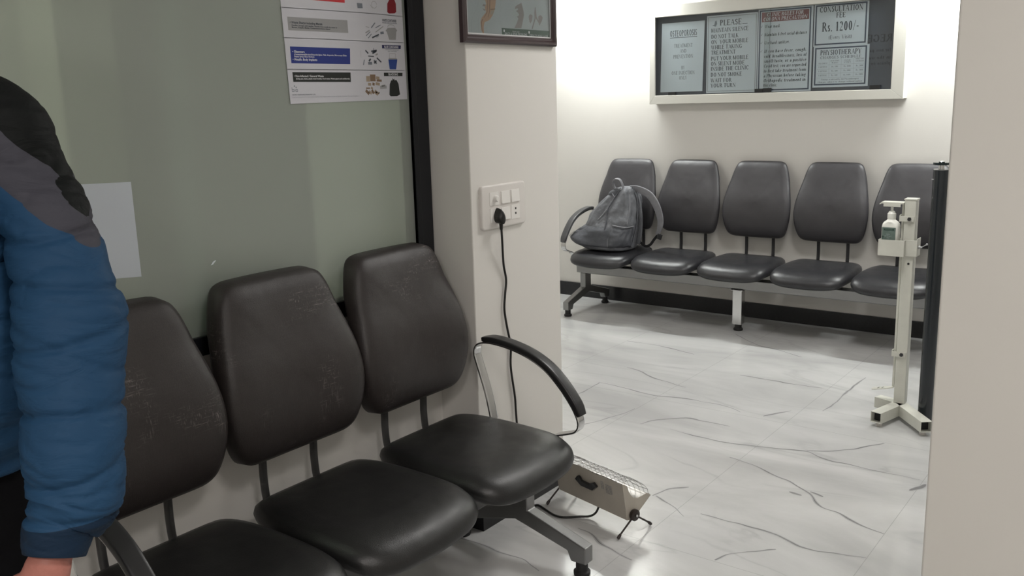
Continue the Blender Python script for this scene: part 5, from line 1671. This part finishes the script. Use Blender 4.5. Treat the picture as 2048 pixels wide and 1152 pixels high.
for s in (-1, 1):
    blob(bd, (s * 0.078, 0.010, 1.848), 0.008, 0.020, 0.032)
    blob(bd, (s * 0.038, -0.066, 1.828), 0.022, 0.020, 0.020)
    # legs
    bd.sweep(catmull([(s * 0.070, 0, 0.98), (s * 0.084, 0, 0.85), (s * 0.099, -0.01, 0.68), (s * 0.11, -0.015, 0.52), (s * 0.115, 0.0, 0.38), (s * 0.12, 0.015, 0.20), (s * 0.12, 0.02, 0.09)], 4), [0.074 + (0.042 - 0.074) * (i / 24) ** 0.8 for i in range(25)], n=20)
    bd.sweep([(s * 0.12, 0.045, 0.05), (s * 0.122, 0.0, 0.055), (s * 0.128, -0.08, 0.045), (s * 0.135, -0.15, 0.035)], [0.030, 0.036, 0.040, 0.028], [0.03, 0.034, 0.024, 0.018], n=16)
# arms : the visible left arm is bent slightly forward, the right one hangs
LARM = [(0.150, 0.02, 1.565), (0.190, 0.01, 1.498), (0.226, -0.019, 1.431), (0.253, -0.049, 1.358), (0.271, -0.079, 1.287), (0.277, -0.104, 1.217), (0.288, -0.133, 1.149), (0.289, -0.157, 1.081), (0.285, -0.176, 1.039), (0.271, -0.190, 1.010), (0.262, -0.206, 0.965)]
RARM = [(-0.150, 0.02, 1.565), (-0.195, 0.015, 1.498), (-0.225, 0.01, 1.42), (-0.24, 0.0, 1.33), (-0.25, -0.01, 1.25), (-0.255, -0.03, 1.17), (-0.26, -0.055, 1.09), (-0.262, -0.075, 1.03), (-0.262, -0.085, 0.99), (-0.262, -0.09, 0.975), (-0.26, -0.10, 0.955)]
for arm in (LARM, RARM):
    P = catmull(arm, 4)
    bd.sweep(P, [0.048 + (0.027 - 0.048) * (i / (len(P) - 1)) for i in range(len(P))], n=18)


def hand(mb, wrist, d, wdir):
    """d: towards the fingertips, wdir: towards the thumb side"""
    d, wdir = Vector(d).normalized(), Vector(wdir)
    wdir = (wdir - d * wdir.dot(d)).normalized()
    nrm = d.cross(wdir).normalized()          # sign chosen so that the fingers curl towards the palm (+y side)
    if nrm.y < 0:
        nrm = -nrm
    w = Vector(wrist)
    R = []
    for t, a, h in ((-0.02, 0.031, 0.023), (0.0, 0.033, 0.022), (0.02, 0.038, 0.020), (0.045, 0.041, 0.0175), (0.07, 0.043, 0.0155), (0.09, 0.041, 0.013), (0.098, 0.034, 0.009)):
        c = w + d * t + nrm * (0.004 * t / 0.09)
        R.append([c + wdir * (a * cos(2 * pi * k / 24)) + nrm * (h * sin(2 * pi * k / 24)) for k in range(24)])
    mb.rings(R)
    for i, (off, L, r) in enumerate(((0.031, 0.070, 0.0088), (0.0105, 0.079, 0.0090), (-0.0105, 0.073, 0.0088), (-0.031, 0.056, 0.0078))):
        b0 = w + d * 0.080 + wdir * off
        pts, cur, ang = [b0], b0, 0.10
        for seg, bend in ((0.42, 0.16), (0.30, 0.36), (0.28, 0.30)):
            for q in range(3):
                cur = cur + (d * cos(ang) + nrm * sin(ang) + wdir * (off * 1.0)) * (L + 0.018) * seg / 3
                pts.append(cur)
                ang += bend / 3
        N = len(pts)
        mb.sweep(pts, [r * (1.06 - 0.22 * k / (N - 1)) * (0.7 if k == N - 1 else 1) for k in range(N)], n=12)
    b0 = w + d * 0.018 + wdir * 0.026 + nrm * 0.006
    pts = [b0, b0 + d * 0.024 + wdir * 0.018 + nrm * 0.008, b0 + d * 0.050 + wdir * 0.028 + nrm * 0.012, b0 + d * 0.078 + wdir * 0.032 + nrm * 0.018, b0 + d * 0.086 + wdir * 0.032 + nrm * 0.021]
    mb.sweep(catmull(pts, 3), [0.016, 0.016, 0.015, 0.0135, 0.0125, 0.012, 0.0115, 0.011, 0.011, 0.0105, 0.010, 0.009, 0.007], n=14)


hand(bd, (0.258, -0.214, 0.955), (-0.30, -0.25, -0.92), (-1, -0.15, 0.2))
hand(bd, (-0.26, -0.100, 0.950), (0.08, -0.12, -0.98), (1, -0.2, 0))
body_o = bd.build('body', PS, smooth=80)
rm = body_o.modifiers.new('remesh', 'REMESH')
rm.mode = 'VOXEL'
rm.voxel_size = 0.0045
rm.use_smooth_shade = True
sm = body_o.modifiers.new('smooth', 'SMOOTH')
sm.factor = 0.5
sm.iterations = 5
for s in (-1, 1):
    e = MB().mat('eye')
    blob(e, (s * 0.030, -0.082, 1.862), 0.0125, 0.0125, 0.0085, 16, 10)
    e.mat('iris')
    blob(e, (s * 0.030, -0.0915, 1.862), 0.0055, 0.0040, 0.0055, 12, 8)
    e.build('eye', PS, smooth=80)
    br = MB().mat('hair').sweep(catmull([(s * 0.014, -0.0975, 1.884), (s * 0.030, -0.0955, 1.889), (s * 0.046, -0.084, 1.885)], 4), [0.002, 0.003, 0.0034, 0.0035, 0.0035, 0.0034, 0.003, 0.0025, 0.0015], n=8)
    br.build('eyebrow', PS, smooth=60)
# hair
hr = MB().mat('hair')
HP = ((1.80, 0.058, 0.050, 0.050), (1.83, 0.076, 0.072, 0.036), (1.86, 0.083, 0.084, 0.026), (1.89, 0.086, 0.092, 0.020), (1.915, 0.086, 0.100, 0.012), (1.94, 0.082, 0.101, 0.009), (1.965, 0.068, 0.086, 0.010), (1.985, 0.044, 0.056, 0.012), (1.993, 0.012, 0.016, 0.014))
R = []
for z, hw, hd, off in HP:
    ring = []
    for k in range(40):
        a = 2 * pi * k / 40
        n_ = 0.004 * noise.noise(Vector((cos(a) * 9, sin(a) * 9, z * 30)))
        ring.append(((hw + n_) * cos(a), off + (hd + n_) * sin(a), z))
    R.append(ring)
hr.rings(R)
hr.build('hair', PS, smooth=80)


# jacket : torso and sleeves of quilted nylon with baffle seams and creases
def wrinkle(p, k=1.0):
    n1 = noise.noise(Vector((p.x * 6, p.y * 6, p.z * 15)))
    n2 = noise.noise(Vector((p.x * 8 + 5, p.y * 8, p.z * 34 + p.x * 8)))
    n3 = noise.noise(Vector((p.x * 13 + 2, p.y * 13, p.z * 60 + 9 + p.x * 20)))
    cr = math.exp(-(n2 / 0.10) ** 2) * 0.0055 + math.exp(-(n3 / 0.08) ** 2) * 0.0022
    return (0.009 * n1 - cr * 0.62) * k


SEAMS = (1.425, 1.345, 1.277, 1.172, 1.098, 1.030)
jk = MB().mat('jacket')


def sleeve(mb, arm, rad):
    P = catmull(arm, 22)
    N = len(P)
    R = []
    prev = None
    for i, p in enumerate(P):
        d = (P[min(i + 1, N - 1)] - P[max(i - 1, 0)]).normalized()
        s_ = d.cross(Vector((0, 1, 0))) if prev is None else prev - d * prev.dot(d)
        s_.normalize()
        prev = s_
        t_ = s_.cross(d)
        f = i / 22
        k0 = int(min(f, len(rad) - 1.001))
        r = rad[k0] + (rad[k0 + 1] - rad[k0]) * (f - k0)
        ring = []
        for k in range(56):
            a = 2 * pi * k / 56
            q = p + (s_ * cos(a) + t_ * sin(a)) * r
            puff = 0.0
            if q.z > 1.02:
                for zs_ in SEAMS:
                    puff -= 0.0065 * math.exp(-((q.z - zs_ - 0.012 * sin(a * 1.0 + zs_ * 40)) / 0.0055) ** 2)
            w_ = wrinkle(q) if i > 3 else 0
            if p.z < 1.02:
                w_ *= 0.35
            ring.append(p + (s_ * cos(a) + t_ * sin(a)) * (r + w_ + puff))
        R.append(ring)
    # turn the cuff inwards
    R.append([P[-1] + (v - P[-1]) * 0.80 for v in R[-1]])
    R.append([P[-1] + (v - P[-1]) * 0.75 + Vector((0, 0, 0.03)) for v in R[-2]])
    mb.rings(R)


#           shoulder ................................................... elbow ................... cuff
LS = [(0.06, 0.01, 1.622), (0.135, 0.012, 1.584), (0.180, 0.008, 1.500), (0.222, -0.019, 1.431), (0.251, -0.049, 1.358), (0.271, -0.079, 1.287), (0.277, -0.104, 1.217), (0.288, -0.133, 1.149), (0.289, -0.157, 1.081), (0.285, -0.172, 1.040), (0.272, -0.186, 1.016), (0.268, -0.202, 0.978)]
LRAD = [0.066, 0.079, 0.071, 0.069, 0.073, 0.079, 0.077, 0.071, 0.068, 0.064, 0.052, 0.042]
sleeve(jk, LS, LRAD)
RS = [(-0.06, 0.01, 1.600), (-0.135, 0.012, 1.570)] + RARM[1:10] + [(-0.262, -0.095, 0.962)]
sleeve(jk, RS, LRAD)
TR = ((1.045, 0.150, 0.112, 0.0), (1.050, 0.158, 0.120, 0.0), (1.075, 0.160, 0.124, 0.0), (1.10, 0.190, 0.136, 0.0), (1.20, 0.206, 0.150, -0.006), (1.32, 0.198, 0.156, -0.010), (1.42, 0.178, 0.152, -0.008), (1.50, 0.176, 0.144, -0.004), (1.56, 0.176, 0.126, 0.004),
      (1.60, 0.172, 0.112, 0.008), (1.635, 0.162, 0.098, 0.010), (1.665, 0.142, 0.090, 0.010), (1.690, 0.105, 0.084, 0.008), (1.72, 0.082, 0.080, 0.004), (1.755, 0.080, 0.082, 0.0), (1.765, 0.074, 0.076, 0.0), (1.755, 0.066, 0.068, 0.0), (1.70, 0.060, 0.060, 0.0))
R = []
for (a, b_) in zip(TR, TR[1:]):
    st_ = max(1, int(abs(b_[0] - a[0]) / 0.006))
    for q in range(st_):
        t = q / st_
        z, hw, hd, off = [a[i] * (1 - t) + b_[i] * t for i in range(4)]
        ring = []
        for k in range(96):
            ang = 2 * pi * k / 96
            e = 0.68
            c_, s_ = cos(ang), sin(ang)
            v = Vector((hw * abs(c_) ** e * (1 if c_ > 0 else -1), off + hd * abs(s_) ** e * (1 if s_ > 0 else -1), z))
            w_ = wrinkle(v * 1.0 + Vector((3, 3, 0)), 1.2) if z < 1.66 else 0
            if 1.09 < z < 1.6:
                for zs_ in (1.47, 1.385, 1.30, 1.215, 1.135):
                    w_ -= 0.007 * math.exp(-((z - zs_) / 0.006) ** 2)
            ring.append(v + Vector((c_, s_, 0)) * w_)
        R.append(ring)
jk.rings(R)
jo = jk.build('jacket', PS, smooth=80)
def front_y(z):
    for a, b_ in zip(TR, TR[1:]):
        if a[0] <= z <= b_[0]:
            t = (z - a[0]) / (b_[0] - a[0])
            return (a[3] - a[2]) * (1 - t) + (b_[3] - b_[2]) * t
    return -0.08


ZS = [1.06 + 0.02 * i for i in range(35)]
zp = MB().mat('black_web').sweep([(0.0, front_y(z) - 0.006 + (-wrinkle(Vector((3.0, front_y(z) + 3, z)), 1.2) if z < 1.66 else 0), z) for z in ZS], 0.006, 0.0035, n=8)
zp.build('zip', jo)
# trousers
tr = MB().mat('trouser')
for s in (-1, 1):
    P = catmull([(s * 0.060, 0, 1.04), (s * 0.072, 0, 0.97), (s * 0.085, 0, 0.85), (s * 0.100, -0.01, 0.68), (s * 0.112, -0.015, 0.52), (s * 0.117, 0.0, 0.38), (s * 0.122, 0.015, 0.20), (s * 0.122, 0.018, 0.075)], 10)
    N = len(P)
    R = []
    for i, p in enumerate(P):
        r = 0.086 - 0.026 * (i / (N - 1)) ** 0.7
        ring = []
        for k in range(36):
            a = 2 * pi * k / 36
            d = Vector((cos(a), sin(a), 0))
            ring.append(p + d * (r + wrinkle(p + d * r, 0.8)))
        R.append(ring)
    tr.rings(R)
tr.rings([[(hw * cos(2 * pi * k / 40), hd * sin(2 * pi * k / 40), z) for k in range(40)] for z, hw, hd in
          ((0.845, 0.05, 0.06), (0.86, 0.10, 0.086), (0.89, 0.140, 0.098), (0.94, 0.160, 0.106), (1.0, 0.156, 0.106), (1.06, 0.140, 0.098), (1.10, 0.135, 0.095))])
tr.build('trousers', PS, smooth=80)
for s in (-1, 1):
    sh_ = MB().mat('shoe')
    pts = [(s * 0.118, 0.085, 0.045), (s * 0.120, 0.05, 0.052), (s * 0.124, -0.02, 0.052), (s * 0.132, -0.10, 0.040), (s * 0.140, -0.165, 0.032), (s * 0.143, -0.195, 0.028)]
    sh_.sweep(catmull(pts, 4), [0.030, 0.036, 0.040, 0.041, 0.042, 0.042, 0.042, 0.043, 0.044, 0.045, 0.046, 0.047, 0.048, 0.048, 0.048, 0.047, 0.046, 0.042, 0.036, 0.028, 0.015], [0.036] * 5 + [0.042] * 5 + [0.034, 0.032, 0.030, 0.029, 0.027, 0.026, 0.025, 0.024, 0.022, 0.018, 0.010], n=24)
    so_ = sh_.build('shoe', PS, smooth=60)
    sl = MB().mat('rubber')
    sl.rings([[(s * 0.130 + w_ * 0.046 * cos(a) + s * 0.010 * (-sin(a) * 0.5), -0.055 + w_ * 0.148 * sin(a), z) for a in [2 * pi * k / 32 for k in range(32)]] for z, w_ in ((0.0, 0.97), (0.003, 1.0), (0.018, 1.0), (0.020, 0.97))])
    sl.build('sole', so_, smooth=50)
